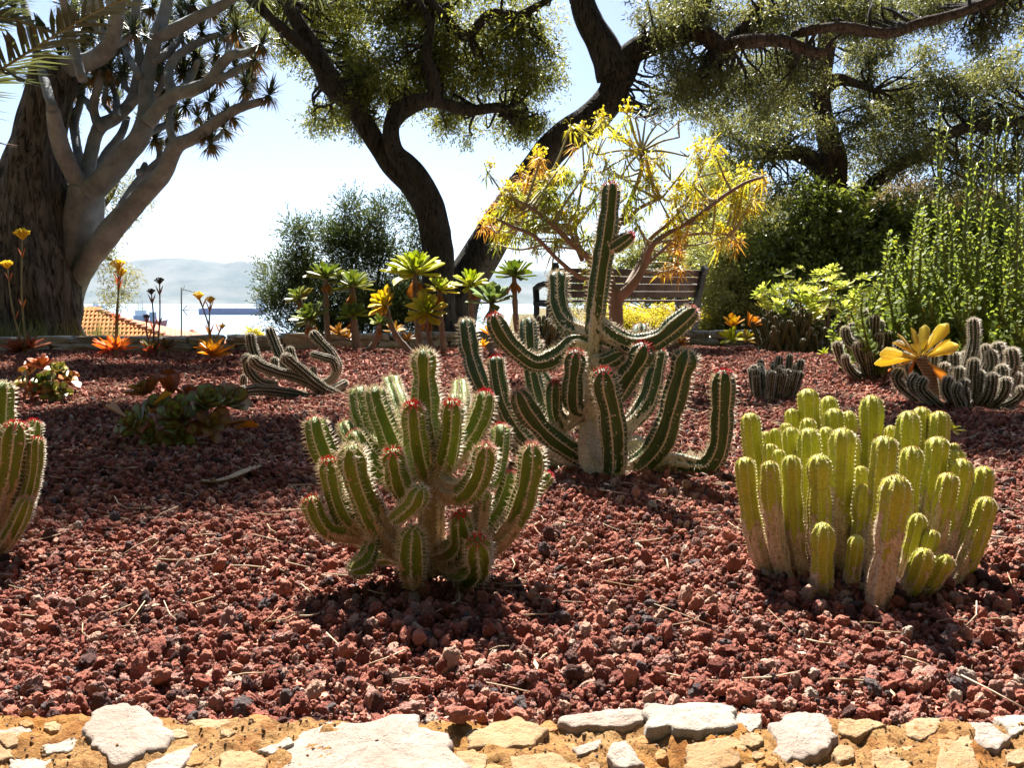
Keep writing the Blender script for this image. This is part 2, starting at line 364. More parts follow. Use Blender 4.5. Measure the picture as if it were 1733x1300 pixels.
# ------------------------------------------------------------------ front wall of rubble set in ochre mortar
t = NT('ochre_mortar'); n1 = t.noise(9, 6, 0.65); n2 = t.noise(60, 8, 0.7); n3 = t.noise(3.5, 3)
c = t.mix(t.ramp(n1, [(0.32, 0.0), (0.68, 1.0)]), (0.42, 0.165, 0.036), (0.46, 0.245, 0.075))
c = t.mix(t.ramp(n3, [(0.42, 0.0), (0.62, 0.7)]), c, (0.42, 0.28, 0.14))
c = t.mix(t.ramp(n2, [(0.38, 0.9), (0.52, 0.0)]), c, (0.20, 0.085, 0.03)); c = t.mix(t.ramp(t.noise(24, 6, 0.65), [(0.36, 0.65), (0.46, 0.0)]), c, (0.30, 0.12, 0.035))
M_MORTAR = t.done(t.bsdf(c, 0.95, 0.1, t.bump(t.math('ADD', t.math('MULTIPLY', n2, 1.4), t.noise(300, 6, 0.75)), 1.0, 0.008)))
def rock_mat(name, a, b, dark):
    t = NT(name); n1 = t.noise(16, 6, 0.6, dist=0.6); n2 = t.noise(70, 8, 0.72); cr = t.voronoi(22, feature='DISTANCE_TO_EDGE')
    c = t.mix(t.ramp(n1, [(0.35, 0.0), (0.65, 1.0)]), a, b); c = t.mix(t.ramp(n2, [(0.36, 0.65), (0.48, 0.0)]), c, dark)
    c = t.mix(t.math('MULTIPLY', t.ramp(t.math('ADD', cr, t.math('MULTIPLY', n1, 0.05)), [(0.02, 1.0), (0.045, 0.0)]), 0.35), c, dark)
    return t.done(t.bsdf(c, 0.85, 0.2, t.bump(t.math('ADD', t.noise(240, 6, 0.75), t.math('ADD', n2, n1)), 0.9, 0.006)))
M_ROCK = [rock_mat('pale_limestone', (0.33, 0.255, 0.205), (0.42, 0.355, 0.305), (0.30, 0.22, 0.17)), rock_mat('tan_limestone', (0.34, 0.20, 0.09), (0.42, 0.285, 0.16), (0.26, 0.18, 0.11)),
          rock_mat('grey_limestone', (0.34, 0.29, 0.24), (0.46, 0.40, 0.33), (0.16, 0.13, 0.11))]
wall = thing('stone_wall', 'low rubble wall of pale stones in ochre mortar edging the bed', 'wall', (0, 0.7, 0))
def wz(x, y): return 0.030 + 0.013 * noise.fractal((x * 11, y * 14, 1.2), 0.55, 2.1, 7) - 0.008 * max(0, noise.noise((x * 18, y * 26, 5.0)) - 0.22) + 0.0022 * noise.noise((x * 60, y * 60, 3.0)) + 0.008 * noise.noise((x * 2.2, y * 3, 8.0)) - (0.05 * max(0, (y - 0.806 - 0.012 * math.sin(x * 9)) / 0.05) ** 2 if y > 0.806 else 0)
wx = np.linspace(-1.7, 1.7, 760); wy = np.concatenate([np.linspace(0.42, 0.66, 12, endpoint=False), np.linspace(0.66, 0.95, 84)])
V = [(x, y, wz(x, y)) for y in wy for x in wx]; nx = len(wx)
q = [(j*nx+i, j*nx+i+1, (j+1)*nx+i+1, (j+1)*nx+i) for j in range(len(wy)-1) for i in range(nx-1)]
b0 = len(V); V += [(x, 0.42, -0.5) for x in wx]; q += [(b0+i, b0+i+1, i+1, i) for i in range(nx-1)]
obj('mortar', mesh_np('mortar', V, np.array(q)), M_MORTAR, wall)
def wall_stone(poly, h, mat, flat=0.5):
    pts = [on_ground(x, y, 0.032) for x, y in poly]; P = np.array([(p.x, p.y) for p in pts]); c = P.mean(0); P = c + (P - c) * 1.12
    loop = np.vstack([P, P[:1]]); s = np.concatenate([[0], np.cumsum(np.linalg.norm(np.diff(loop, axis=0), axis=1))]); N = 72
    qn = np.linspace(0, s[-1], N, endpoint=False); L = np.stack([np.interp(qn, s, loop[:, k]) for k in (0, 1)], 1)
    so = R.uniform(0, 99); tx, ty = R.uniform(-.05, .05), R.uniform(-.06, .03)
    L = np.array([l + (l - c) * 0.20 * noise.fractal((l[0] * 40, l[1] * 40, so), 0.7, 2.2, 4) for l in L])
    V, rings = [], [(0.02, 1.0), (0.14, 1.0), (0.26, 1.0), (0.38, 1.0), (0.5, 1.0), (0.61, 0.99), (0.71, 0.98), (0.80, 0.96), (0.88, 0.93), (0.94, 0.86), (0.98, 0.66), (1.0, -0.1), (1.0, -1.8)]
    for k, (f, z) in enumerate(rings):
        for l in L:
            p = c + (l - c) * f; base = lerp(wz(c[0], c[1]), wz(p[0], p[1]), .35) * 0.9 + 0.0025
            V.append((p[0], p[1], base + h * z + ((0.30 * h * noise.fractal((p[0] * 16, p[1] * 20, so), 0.7, 2.2, 6) + tx * (p[0] - c[0]) + ty * (p[1] - c[1])) if k < 11 else 0)))
    f4 = [(k*N+i, k*N+(i+1) % N, (k+1)*N+(i+1) % N, (k+1)*N+i) for k in range(len(rings)-1) for i in range(N)]
    obj('stone', mesh_np('stone', V, np.array(f4)), M_ROCK[mat], wall)
for poly, h, m in [
    ([(165,1208),(215,1205),(275,1218),(280,1250),(260,1272),(200,1285),(165,1275),(150,1240)], 0.020, 0),
    ([(470,1290),(520,1245),(560,1222),(580,1228),(640,1228),(665,1210),(690,1212),(700,1235),(745,1250),(757,1264),(772,1300),(750,1335),(600,1350),(480,1335)], 0.016, 0),
    ([(775,1272),(800,1267),(822,1285),(815,1312),(775,1312)], 0.014, 1),
    ([(945,1213),(970,1198),(1050,1195),(1090,1200),(1092,1215),(1050,1220),(975,1222)], 0.018, 0),
    ([(1095,1195),(1120,1187),(1200,1187),(1235,1200),(1238,1238),(1180,1243),(1100,1238)], 0.026, 2),
    ([(1240,1205),(1287,1200),(1284,1220),(1268,1240),(1248,1225)], 0.016, 2),
    ([(1310,1225),(1345,1202),(1390,1215),(1405,1245),(1385,1270),(1345,1275),(1330,1287),(1308,1272),(1320,1255)], 0.020, 0),
    ([(1640,1220),(1665,1218),(1707,1245),(1690,1262),(1655,1252)], 0.016, 0),
    ([(795,1240),(870,1215),(922,1232),(895,1258),(840,1270),(800,1262)], 0.016, 1),
    ([(1035,1265),(1060,1254),(1088,1292),(1050,1302),(1028,1286)], 0.014, 0),
    ([(972,1262),(1015,1251),(1014,1266),(980,1276)], 0.010, 0), ([(438,1275),(490,1255),(497,1262),(465,1281)], 0.012, 2),
    ([(250,1295),(280,1275),(327,1262),(318,1281),(300,1300),(260,1312)], 0.012, 0), ([(1170,1262),(1228,1250),(1262,1262),(1240,1292),(1190,1302),(1163,1286)], 0.012, 1),
    ([(1590,1252),(1640,1241),(1652,1290),(1640,1335),(1588,1335)], 0.012, 1), ([(-10,1230),(42,1221),(52,1232),(10,1242)], 0.012, 0),
    ([(75,1255),(125,1240),(132,1255),(115,1266),(80,1269)], 0.014, 2), ([(318,1210),(345,1199),(388,1214),(380,1226),(340,1227)], 0.016, 1),
    ([(380,1285),(420,1278),(455,1300),(420,1330),(375,1320)], 0.012, 1), ([(1420,1215),(1470,1210),(1490,1225),(1450,1240),(1422,1232)], 0.010, 1),
    ([(1480,1260),(1545,1250),(1560,1275),(1510,1300),(1478,1288)], 0.010, 1), ([(20,1280),(90,1285),(110,1320),(60,1340),(10,1330)], 0.014, 0),
    ([(870,1285),(940,1275),(990,1300),(960,1335),(880,1330)], 0.012, 1), ([(1685,1205),(1740,1195),(1760,1225),(1715,1235)], 0.012, 2),
    ([(1290,1300),(1350,1292),(1400,1310),(1380,1345),(1300,1345)], 0.014, 0), ([(-60,1250),(0,1255),(20,1275),(-40,1295),(-80,1275)], 0.014, 1)]:
    wall_stone(poly, h * 0.36, m)
M_ROCK += [rock_mat('ochre_rock', (0.38, 0.17, 0.05), (0.43, 0.25, 0.11), (0.16, 0.07, 0.03)), rock_mat('buff_rock', (0.35, 0.22, 0.11), (0.42, 0.30, 0.18), (0.18, 0.11, 0.06))]
taken = [(215,1245,70),(620,1280,150),(1020,1208,75),(1165,1215,75),(1355,1245,55),(1675,1240,40),(855,1243,65),(1060,1280,35),(1210,1276,50),(1620,1290,45),(100,1254,35),(345,1213,40),(1450,1225,40),(1520,1275,45),(60,1310,50),(930,1305,60),(1262,1218,28)]
tries = 0; made = 0
while tries < 1500 and made < 95:
    tries += 1; x, y, s = R.uniform(-420, 2150), R.uniform(1210, 1325), R.choice((12, 16, 20, 26, 34, 44))
    if any(math.hypot((x - a) * .9, (y - b) * 1.7) < (s + c_) * .92 for a, b, c_ in taken): continue
    taken.append((x, y, s)); k = R.randint(5, 8); ph = R.uniform(0, 6)
    wall_stone([(x + s * R.uniform(.7, 1.1) * math.cos(ph + 6.283 * i / k), y + s * .62 * R.uniform(.7, 1.1) * math.sin(ph + 6.283 * i / k)) for i in range(k)], R.uniform(.0015, .005), R.choice((1, 3, 3, 3, 4, 4))); made += 1
grit = bpy.data.collections.new('grit_shapes')
for i in range(6):
    gm = stone_mesh('grit_shape', 700 + i, 2); gm.materials.clear(); gm.materials.append(M_ROCK[(1, 3, 4, 2, 3, 4)[i]]); grit.objects.link(bpy.data.objects.new('grit_shape', gm))
gp = [(x, y) for x, y in zip(RN.uniform(-1.2, 1.2, 7600), RN.uniform(.58, .83, 7600))]
instancer('mortar_grit', np.array([(x, y, wz(x, y)) for x, y in gp]), RN.uniform(.0006, .0030, len(gp)) * RN.uniform(.5, 1, len(gp)), grit, parent=wall)
p = on_ground(777, 1236, 0.03)
me = stone_mesh('lava_stone', 555); o = obj('lava_stone', me, None); o.location = (p.x, p.y, 0.048); o.scale = (0.013,) * 3
tag(o, 'single dark red lava stone lying on top of the rubble wall', 'stone')

# ------------------------------------------------------------------ ribbed spiny cactus stems
def spine_arrays(B, D, L, w, red):
    n = len(B); a = np.where(np.abs(D[:, 2:3]) < 0.9, np.array([[0, 0, 1.0]]), np.array([[1.0, 0, 0]]))
    s = unit(np.cross(D, a)); u = np.cross(D, s); V = []
    for k in range(3):
        t_ = 2 * math.pi * k / 3; V.append(B + (s * math.cos(t_) + u * math.sin(t_)) * w[:, None])
    V.append(B + D * L[:, None]); V = np.stack(V, 1).reshape(-1, 3); i = np.arange(n)[:, None] * 4
    F = np.concatenate([i + np.array([[0, 1, 3]]), i + np.array([[1, 2, 3]]), i + np.array([[2, 0, 3]])])
    return V, F, np.repeat(red, 4)
def cactus_stem(parent, pts, r, mat, smat, ribs=8, cork=0.25, sp=0.45, gap=0.32, depth=0.17, base=0.8, seg=8, red=True, pinch=(), seed=None, dens=1.0, name='stem', redk=1.0, tipr=1.25):
    rr = np.random.default_rng(seed if seed is not None else R.randint(0, 10**6))
    _, L = curve(pts, 3); nb = int(min(40, max(6, L / (r * 0.42)))); cap = min(tipr * r, L * 0.45)
    s = np.concatenate([np.linspace(0, L - cap, nb, endpoint=False), L - cap + cap * np.sin(np.linspace(0, math.pi / 2, 8))[:-1]])
    P, _ = curve(pts, s / L); n = len(s); T, N, B = frames(P)
    q = np.clip((s - (L - cap)) / cap, 0, 1); rad = r * np.sqrt(np.maximum(1 - q ** 2.3, 0.02))
    rad *= base + (1 - base) * np.clip(s / (0.4 * L), 0, 1) ** 0.8
    rad *= 1 + 0.04 * np.sin(s / r * 1.9 + rr.uniform(0, 6)) + 0.045 * np.sin(s / r * 0.8 + rr.uniform(0, 6))
    if L > 7 * r and not pinch: pinch = ((rr.uniform(0.45, 0.85), rr.uniform(0.05, 0.17)),)
    for pk, dep in pinch: rad *= 1 - dep * np.exp(-((s / L - pk) * L / (0.55 * r)) ** 2)
    ns = ribs * seg; u = (np.arange(ns) % seg) / seg; tri = np.abs(2 * u - 1); cv = np.abs(np.cos(math.pi * u))
    prof = 1 - depth * (1 - (0.55 * cv + 0.45 * tri)); twist = rr.uniform(0, 6.28)
    wav = rr.normal(0, 0.02, (n, ns)); wav = (wav + np.roll(wav, 1, 0) + np.roll(wav, 1, 1)) / 3
    th = np.arange(ns) / ns * 2 * math.pi + twist; cs, sn = np.cos(th), np.sin(th)
    dirs = N[:, None, :] * cs[None, :, None] + B[:, None, :] * sn[None, :, None]
    scal = 1 + 0.035 * np.sin(s / r * 9.0)[:, None] * (tri ** 3)[None, :]
    V = P[:, None, :] + dirs * (rad[:, None] * (prof[None, :] * scal + wav))[:, :, None]
    i = np.arange(n - 1)[:, None] * ns; k = np.arange(ns)[None, :]; k2 = (k + 1) % ns
    f4 = np.stack([i + k, i + k2, i + ns + k2, i + ns + k], -1).reshape(-1, 4)
    Vf = np.concatenate([V.reshape(-1, 3), [P[-1] + T[-1] * cap * 0.03]]); kk = np.arange(ns)
    f3 = np.stack([np.full(ns, n * ns), (n - 1) * ns + kk, (n - 1) * ns + (kk + 1) % ns], 1)
    crest = np.concatenate([np.tile(tri, n), [0.7]]); ro = np.interp(np.arange(ns) / seg, np.arange(ribs + 1), (lambda v: np.append(v, v[0]))(rr.normal(0, .10, ribs))); ca = np.concatenate([((cork - s / L)[:, None] + ro[None, :]).ravel(), [cork - 1]])
    ca = ca * np.clip(L / (r * 10), 0.5, 1.2)
    o = obj(name, mesh_np(name, Vf, [f3, f4], {'crest': crest, 'cork': ca}), mat, parent)
    # spines in pairs along every crest, red ones crowd the growing tip
    step = gap * r / dens; ss = np.arange(step * 0.5, L - 0.02 * r, step)
    if len(ss) == 0: return o
    ss = np.concatenate([ss, L - cap * np.linspace(0.5, 0.02, 6)])
    rk_ = rr.choice((0.0, 0.45, 0.8, 1.0, 1.0)); Bp, Dp, Lp, Rp = [], [], [], []
    Pi = np.stack([np.interp(ss, s, P[:, c]) for c in range(3)], 1); Ti = unit(np.stack([np.interp(ss, s, T[:, c]) for c in range(3)], 1))
    Ni = unit(np.stack([np.interp(ss, s, N[:, c]) for c in range(3)], 1)); Bi = np.cross(Ti, Ni); ri = np.interp(ss, s, rad)
    tilt = np.clip((ss - (L - cap)) / cap, 0, 1)
    for rb in range(ribs):
        a = rb / ribs * 2 * math.pi + twist; rd = Ni * math.cos(a) + Bi * math.sin(a); tg = -Ni * math.sin(a) + Bi * math.cos(a)
        nrm = unit(rd * (1 - 0.8 * tilt ** 2)[:, None] + Ti * (0.15 + 1.0 * tilt ** 2)[:, None])
        for sg in (-1, 1):
            m = len(ss); j = rr.normal(0, 0.16, (m, 3))
            D = unit(nrm + tg * sg * 0.52 + Ti * rr.normal(0.0, 0.2, (m, 1)) + j)
            Bp.append(Pi + rd * (ri * 0.985)[:, None]); Dp.append(D); Lp.append(sp * r * rr.uniform(0.55, 1.15, m) * np.where(ss / L < cork * 0.6, 0.6, 1) * np.where(ss > L - 0.5 * r, 0.75, 1)); 
            Rp.append(np.clip((ss - (L - 0.5 * r)) / (0.3 * r), 0, 1) * (rk_ if red else 0.0) * redk)
    Bp, Dp, Lp, Rp = map(np.concatenate, (Bp, Dp, Lp, Rp))
    SV, SF, SR = spine_arrays(Bp, Dp, Lp, np.full(len(Bp), 0.040 * r + 0.0003), Rp)
    so = obj('spines', mesh_np('spines', SV, SF, {'red': SR}, smooth=False), smat, o); so['kind'] = 'stuff'
    return o

M_GA = cactus_mat('green_cactus_skin', (0.165, 0.205, 0.020), (0.105, 0.150, 0.016), (0.60, 0.50, 0.34), (0.32, 0.20, 0.11), (0.50, 0.37, 0.24))
M_GB = cactus_mat('dark_green_cactus_skin', (0.060, 0.098, 0.030), (0.045, 0.075, 0.024), (0.58, 0.46, 0.34), (0.42, 0.34, 0.25), (0.64, 0.56, 0.46))
M_GC = cactus_mat('yellow_green_cactus_skin', (0.46, 0.43, 0.045), (0.33, 0.34, 0.040), (0.60, 0.57, 0.24), (0.42, 0.28, 0.18), (0.62, 0.50, 0.39), crest_w=0.90, patch=1.35)
M_GD = cactus_mat('grey_cactus_skin', (0.055, 0.062, 0.036), (0.035, 0.042, 0.026), (0.36, 0.32, 0.25), (0.30, 0.25, 0.18), (0.36, 0.31, 0.24))
M_GE = cactus_mat('dark_cushion_skin', (0.050, 0.060, 0.020), (0.035, 0.045, 0.016), (0.16, 0.12, 0.06), (0.13, 0.10, 0.06), (0.17, 0.13, 0.08))
M_SPA = spine_mat('white_red_spines', (0.72, 0.64, 0.52), (0.62, 0.025, 0.045)); M_SPC = spine_mat('pale_yellow_spines', (0.75, 0.68, 0.45), (0.40, 0.14, 0.05))
M_SPD = spine_mat('grey_spines', (0.78, 0.73, 0.64), (0.30, 0.12, 0.08))

def zstems(parent, z, Y, data, mat, smat, fat=1.0, **kw):
    for d in data:
        pts, r, y0, y1 = d[:4]; ex = dict(kw); ex.update(d[4] if len(d) > 4 else {})
        m = len(pts); P = []
        for i, (x, y) in enumerate(pts):
            f = i / (m - 1); px, py = z(x, y); P.append(at(px, py, Y + lerp(y0, y1, f ** 0.8)))
        s = (z(1, 0)[0] - z(0, 0)[0]); cactus_stem(parent, P, fat * size(r * s, Y + (y0 + y1) / 2), mat, smat, **ex)

# --- the green cactus in the middle of the foreground
zA = zoomer(480, 560, 2.954)
A = thing('branching_cactus', 'bushy green cactus with red-tipped spines and a tan corky trunk, front and centre', 'cactus', on_ground(728, 960))
zstems(A, zA, 1.33, [
    ([(735,1215),(738,1000),(742,800),(740,640),(732,520),(716,400),(706,250),(700,90)], 60, 0, 0, dict(cork=0.60, pinch=((0.88, 0.16), (0.71, 0.20)), base=1.0)),
    ([(720,730),(688,670),(662,560),(648,450),(645,365)], 57, 0, -0.08, dict(cork=0.22)),
    ([(760,720),(800,670),(828,560),(842,450),(842,350)], 54, 0, -0.05, dict(cork=0.25)),
    ([(760,740),(860,620),(940,520),(990,410),(1012,300)], 54, 0, 0.05, dict(cork=0.38)),
    ([(760,720),(830,800),(910,810),(970,740),(1000,660),(1014,575)], 58, -0.02, -0.12, dict(cork=0.42)),
    ([(730,860),(640,850),(590,780),(560,690),(545,600)], 53, 0, -0.10, dict(cork=0.16)),
    ([(545,945),(600,905),(660,850),(690,780)], 46, -0.10, -0.14, dict(cork=0.1, base=0.6, red=False)),
    ([(730,1150),(600,1100),(490,1000),(410,850),(355,700),(335,575)], 64, 0, -0.10, dict(cork=0.50, base=1.05)),
    ([(600,1090),(430,1020),(320,950),(265,850),(235,730),(225,640)], 48, 0.0, -0.06, dict(cork=0.50)),
    ([(480,1040),(340,1015),(230,1000),(165,930),(130,835)], 47, 0, -0.08, dict(cork=0.50)),
    ([(680,700),(570,610),(510,480),(470,370),(455,280)], 55, 0, 0.06, dict(cork=0.2)),
    ([(660,720),(520,620),(430,520),(388,400),(375,285)], 48, 0, 0.12, dict(cork=0.2)),
    ([(560,1000),(330,820),(220,650),(170,520),(155,428)], 55, 0, 0.04, dict(cork=0.42)),
    ([(640,800),(480,700),(400,590),(342,505)], 48, 0, 0.05), ([(600,800),(420,640),(335,530),(300,458)], 40, 0, 0.10),
    ([(690,640),(610,450),(560,320),(535,240)], 42, 0, 0.18), ([(745,600),(738,500),(735,418)], 33, 0.02, 0.1), ([(660,600),(600,420),(585,340)], 36, 0.02, 0.14),
    ([(770,600),(870,420),(885,330),(882,250)], 40, 0.02, 0.16), ([(770,640),(850,450),(860,370),(862,325)], 36, 0.02, 0.1),
    ([(900,820),(1050,720),(1080,570),(1085,470)], 48, 0.02, 0.10), ([(770,1120),(960,1110),(1090,1030),(1180,900),(1222,760),(1240,660),(1242,565)], 57, 0, -0.04, dict(cork=0.56, base=1.0)),
    ([(770,1080),(930,1060),(1060,930),(1120,810),(1142,705)], 50, 0, 0.06, dict(cork=0.5)), ([(970,1000),(985,900),(1005,790)], 42, -0.04, -0.02, dict(cork=0.7)),
    ([(1190,830),(1280,770),(1335,715)], 36, 0.04, 0.06), ([(650,1265),(640,1170),(640,1070),(646,985)], 62, -0.09, -0.12, dict(cork=0.34)),
    ([(760,1120),(850,1090),(890,1040),(882,915)], 52, 0, -0.10, dict(cork=0.3)), ([(780,1150),(900,1220),(972,1190),(976,1120),(968,1045)], 60, 0, -0.14, dict(cork=0.35)),
    ([(600,1100),(460,1020),(435,1090),(395,1170),(332,1205)], 44, -0.02, -0.12, dict(cork=0.55, red=False)), ([(700,1180),(560,1130),(480,1120),(400,1040),(390,960)], 40, 0, 0.1, dict(cork=0.4)),
], M_GA, M_SPA, fat=1.14, sp=0.58, gap=0.32, ribs=7)

# --- the tall candelabra cactus behind it
zB = zoomer(780, 300, 2.5)
B_ = thing('candelabra_cactus', 'tall dark green candelabra cactus with upcurved arms and a white corky trunk', 'cactus', on_ground(1003, 800))
zstems(B_, zB, 2.2, [
    ([(560,1270),(548,1100),(542,930),(546,780),(560,660),(576,500),(600,330),(624,170),(636,22)], 42, 0, 0, dict(cork=0.53, base=1.15, pinch=((0.80, 0.18), (0.91, 0.16), (0.54, 0.15)))),
    ([(548,720),(470,700),(400,760),(310,785),(210,710),(155,630),(138,578)], 39, 0, -0.05, dict(cork=0.22)),
    ([(575,610),(650,670),(740,705),(830,690),(920,620),(995,555)], 42, 0, -0.10, dict(cork=0.20)),
    ([(560,660),(640,690),(700,725),(760,760)], 34, 0, 0.06, dict(cork=0.3, red=False)), ([(548,660),(460,630),(418,560),(410,480),(412,402)], 40, 0, 0.15, dict(cork=0.2, sp=0.6)),
    ([(622,300),(655,290),(690,268),(728,240)], 30, 0, -0.05, dict(cork=0.3)), ([(560,780),(620,780),(690,745)], 34, -0.02, -0.06, dict(cork=0.25)),
    ([(520,1190),(420,1100),(340,980),(300,820),(286,690),(283,595)], 36, 0, 0.22, dict(cork=0.15)), ([(545,960),(440,1040),(400,1000),(394,930),(396,862)], 36, 0, -0.05, dict(cork=0.55)),
    ([(530,980),(478,960),(472,880),(480,800),(488,735)], 43, 0, -0.12, dict(cork=0.15)),
    ([(545,1050),(540,1160),(575,1255),(640,1245),(648,1130),(632,980),(608,880),(603,815)], 52, -0.02, -0.22, dict(cork=0.42, base=0.85)),
    ([(570,1230),(680,1235),(770,1205),(850,1110),(895,970),(930,840),(962,730)], 52, 0, -0.14, dict(cork=0.3, pinch=((0.87, 0.16), (0.62, 0.1)))),
    ([(580,1240),(760,1225),(900,1215),(1030,1225),(1092,1140),(1106,980),(1112,815)], 45, 0, -0.10, dict(cork=0.42)),
    ([(560,1120),(690,1060),(780,960),(820,830),(838,725)], 40, 0, 0.12, dict(cork=0.42)), ([(555,930),(650,920),(700,850),(750,780),(785,705)], 50, 0, -0.10, dict(cork=0.12)),
    ([(560,1200),(470,1160),(360,1080),(275,980),(238,900)], 45, 0, -0.12, dict(cork=0.15)), ([(520,1240),(220,1120),(95,900),(45,760),(18,600)], 40, 0.0, 0.25, dict(cork=0.3)),
    ([(500,1220),(300,1130),(195,990),(160,870),(145,758)], 36, 0, 0.12, dict(cork=0.3)), ([(600,760),(720,740),(755,700),(762,625)], 34, 0, 0.2),
    ([(560,1230),(640,1190),(730,1140),(790,1150)], 46, 0.02, 0.0, dict(cork=1.2, red=False)), ([(545,900),(440,920),(380,900),(300,760),(330,690)], 30, 0.02, 0.3, dict(cork=0.2)),
], M_GB, M_SPA, fat=1.08, sp=0.50, gap=0.38, ribs=7, depth=0.2)

# --- clumps of upright stems: tip given, foot drawn in towards the middle of the clump
def clump(parent, z, cx, Yc, data, mat, smat, k=0.74, **kw):
    s = z(1, 0)[0] - z(0, 0)[0]
    for d in data:
        x, y, r, Y = d[:4]; ex = dict(kw); ex.update(d[4] if len(d) > 4 else {})
        tip = at(*z(x, y), Y); Xc = at(*z(cx, y), Y).x
        bx_ = Xc + (tip.x - Xc) * k + R.uniform(-.006, .006); by_ = Yc + (Y - Yc) * 0.8
        foot = Vector((bx_, by_, gz(bx_, by_) - 0.025)); m1 = foot.lerp(tip, 0.4) + Vector(((tip.x - bx_) * 0.18, 0, 0)); m2 = foot.lerp(tip, 0.75) + Vector(((tip.x - bx_) * 0.12, 0, 0))
        cactus_stem(parent, [foot, m1, m2, tip], size(r * s, Y), mat, smat, **ex)
zC = zoomer(1220, 640, 3.096)
C_ = thing('clumping_cactus', 'clump of upright yellow-green ribbed cactus stems with pale corky feet', 'cactus', on_ground(1470, 960))
clump(C_, zC, 780, 1.33, [
    (925,512,76,1.15,dict(cork=0.62)),(540,762,62,1.20,dict(cork=0.36)),(715,828,45,1.22),(1075,897,58,1.19),(1190,930,50,1.2),(755,558,52,1.27),(865,303,66,1.25,dict(cork=0.62)),(1005,357,58,1.33,dict(cork=0.55)),
    (640,262,66,1.30,dict(cork=0.5)),(515,402,62,1.27,dict(cork=0.5)),(368,405,52,1.29,dict(cork=0.5)),(254,435,53,1.28,dict(cork=0.6)),(124,415,53,1.30,dict(cork=0.5)),(150,182,55,1.42,dict(cork=0.5)),(460,262,58,1.36,dict(cork=0.45)),(365,255,43,1.40),
    (455,54,60,1.5,dict(cork=0.3)),(565,93,45,1.53),(592,158,52,1.47),(668,172,40,1.5),(790,88,58,1.48,dict(cork=0.4)),(985,172,60,1.43,dict(cork=0.3)),(1052,150,52,1.5),(1148,172,52,1.47),
    (1140,308,62,1.36,dict(cork=0.5)),(1198,497,55,1.27,dict(cork=0.55)),(1270,422,58,1.33,dict(cork=0.5)),(1385,462,58,1.38,dict(cork=0.3)),(1402,625,58,1.25,dict(cork=0.5)),(1040,712,45,1.25),(1115,798,40,1.23),
    (235,278,28,1.46),(282,264,30,1.46),(338,235,32,1.48),(370,158,38,1.5),(256,343,40,1.38),(300,373,34,1.36),(455,208,48,1.44),(550,255,45,1.42),(890,247,36,1.5),(1242,372,42,1.42),(735,460,38,1.37),(1225,340,30,1.46),(690,300,40,1.42),(905,560,40,1.33),(950,260,40,1.46),
    ], M_GC, M_SPC, cork=0.54, sp=0.20, gap=0.34, ribs=8, depth=0.15, base=0.85, redk=0.8, seg=8)

# --- the cut-off clump at the frame's edge
D_ = thing('edge_cactus', 'green spiny cactus clump with tan corky feet beside the flat green succulent', 'cactus', on_ground(0, 925))
zI = zoomer(0, 0, 1.0)
zstems(D_, zI, 1.5, [
    ([(-30,935),(-18,820),(-4,740),(4,645)], 23, 0, 0.04), ([(-20,930),(2,850),(18,790),(28,714)], 23, 0, -0.04, dict(cork=0.5)), ([(-5,925),(30,840),(52,770),(58,710)], 15, 0, 0.02, dict(cork=0.4)),
    ([(-5,930),(40,860),(58,800),(62,740)], 13, 0, -0.02, dict(cork=0.5)), ([(-20,945),(5,925),(30,885),(48,842)], 15, -0.02, -0.06, dict(cork=0.5)), ([(-60,930),(-50,800),(-45,700)], 24, 0, 0.05), ([(-90,930),(-85,820),(-80,720)], 22, 0, 0.0),
], M_GA, M_SPA, cork=0.4, sp=0.42, gap=0.34, ribs=8)

# --- sprawling grey cactus on the far gravel
zE = zoomer(400, 320, 3.25)
E_ = thing('sprawling_cactus', 'sprawling grey cactus with limbs curling up from the gravel, left of the bushy green cactus', 'cactus', on_ground(520, 670))
zstems(E_, zE, 3.9, [
    ([(590,1150),(460,1085),(340,985),(280,935),(262,915)], 31, 0, -0.1), ([(500,1140),(370,1050),(220,1005),(120,965),(80,925)], 30, 0, -0.15), ([(430,1150),(270,1120),(120,1105),(15,1115)], 30, 0, -0.25),
    ([(230,1075),(140,1070),(75,1010),(55,950),(72,915)], 28, 0.1, 0), ([(200,1030),(130,960),(90,880),(74,792)], 27, 0.1, 0.1), ([(330,1040),(255,950),(212,850),(178,762)], 27, 0.1, 0.2),
    ([(340,990),(310,940),(290,866)], 23, 0.1, 0.12), ([(250,1040),(215,1000),(210,925)], 22, 0.1, 0.05), ([(440,1080),(520,1050),(556,985),(515,900),(450,830),(414,783)], 27, 0.15, 0.2, dict(cork=0.45)),
    ([(548,1000),(530,945),(475,925),(408,905)], 23, 0.15, 0.1), ([(440,1060),(425,1020),(420,978)], 20, 0.1, 0.1), ([(500,1120),(560,1090),(610,1060)], 26, 0.0, 0.1, dict(cork=0.8)), ([(40,1090),(40,1050),(45,1020)], 18, 0.2, 0.2),
], M_GD, M_SPD, cork=0.12, sp=0.42, gap=0.36, ribs=9, depth=0.28, red=False, seg=6)

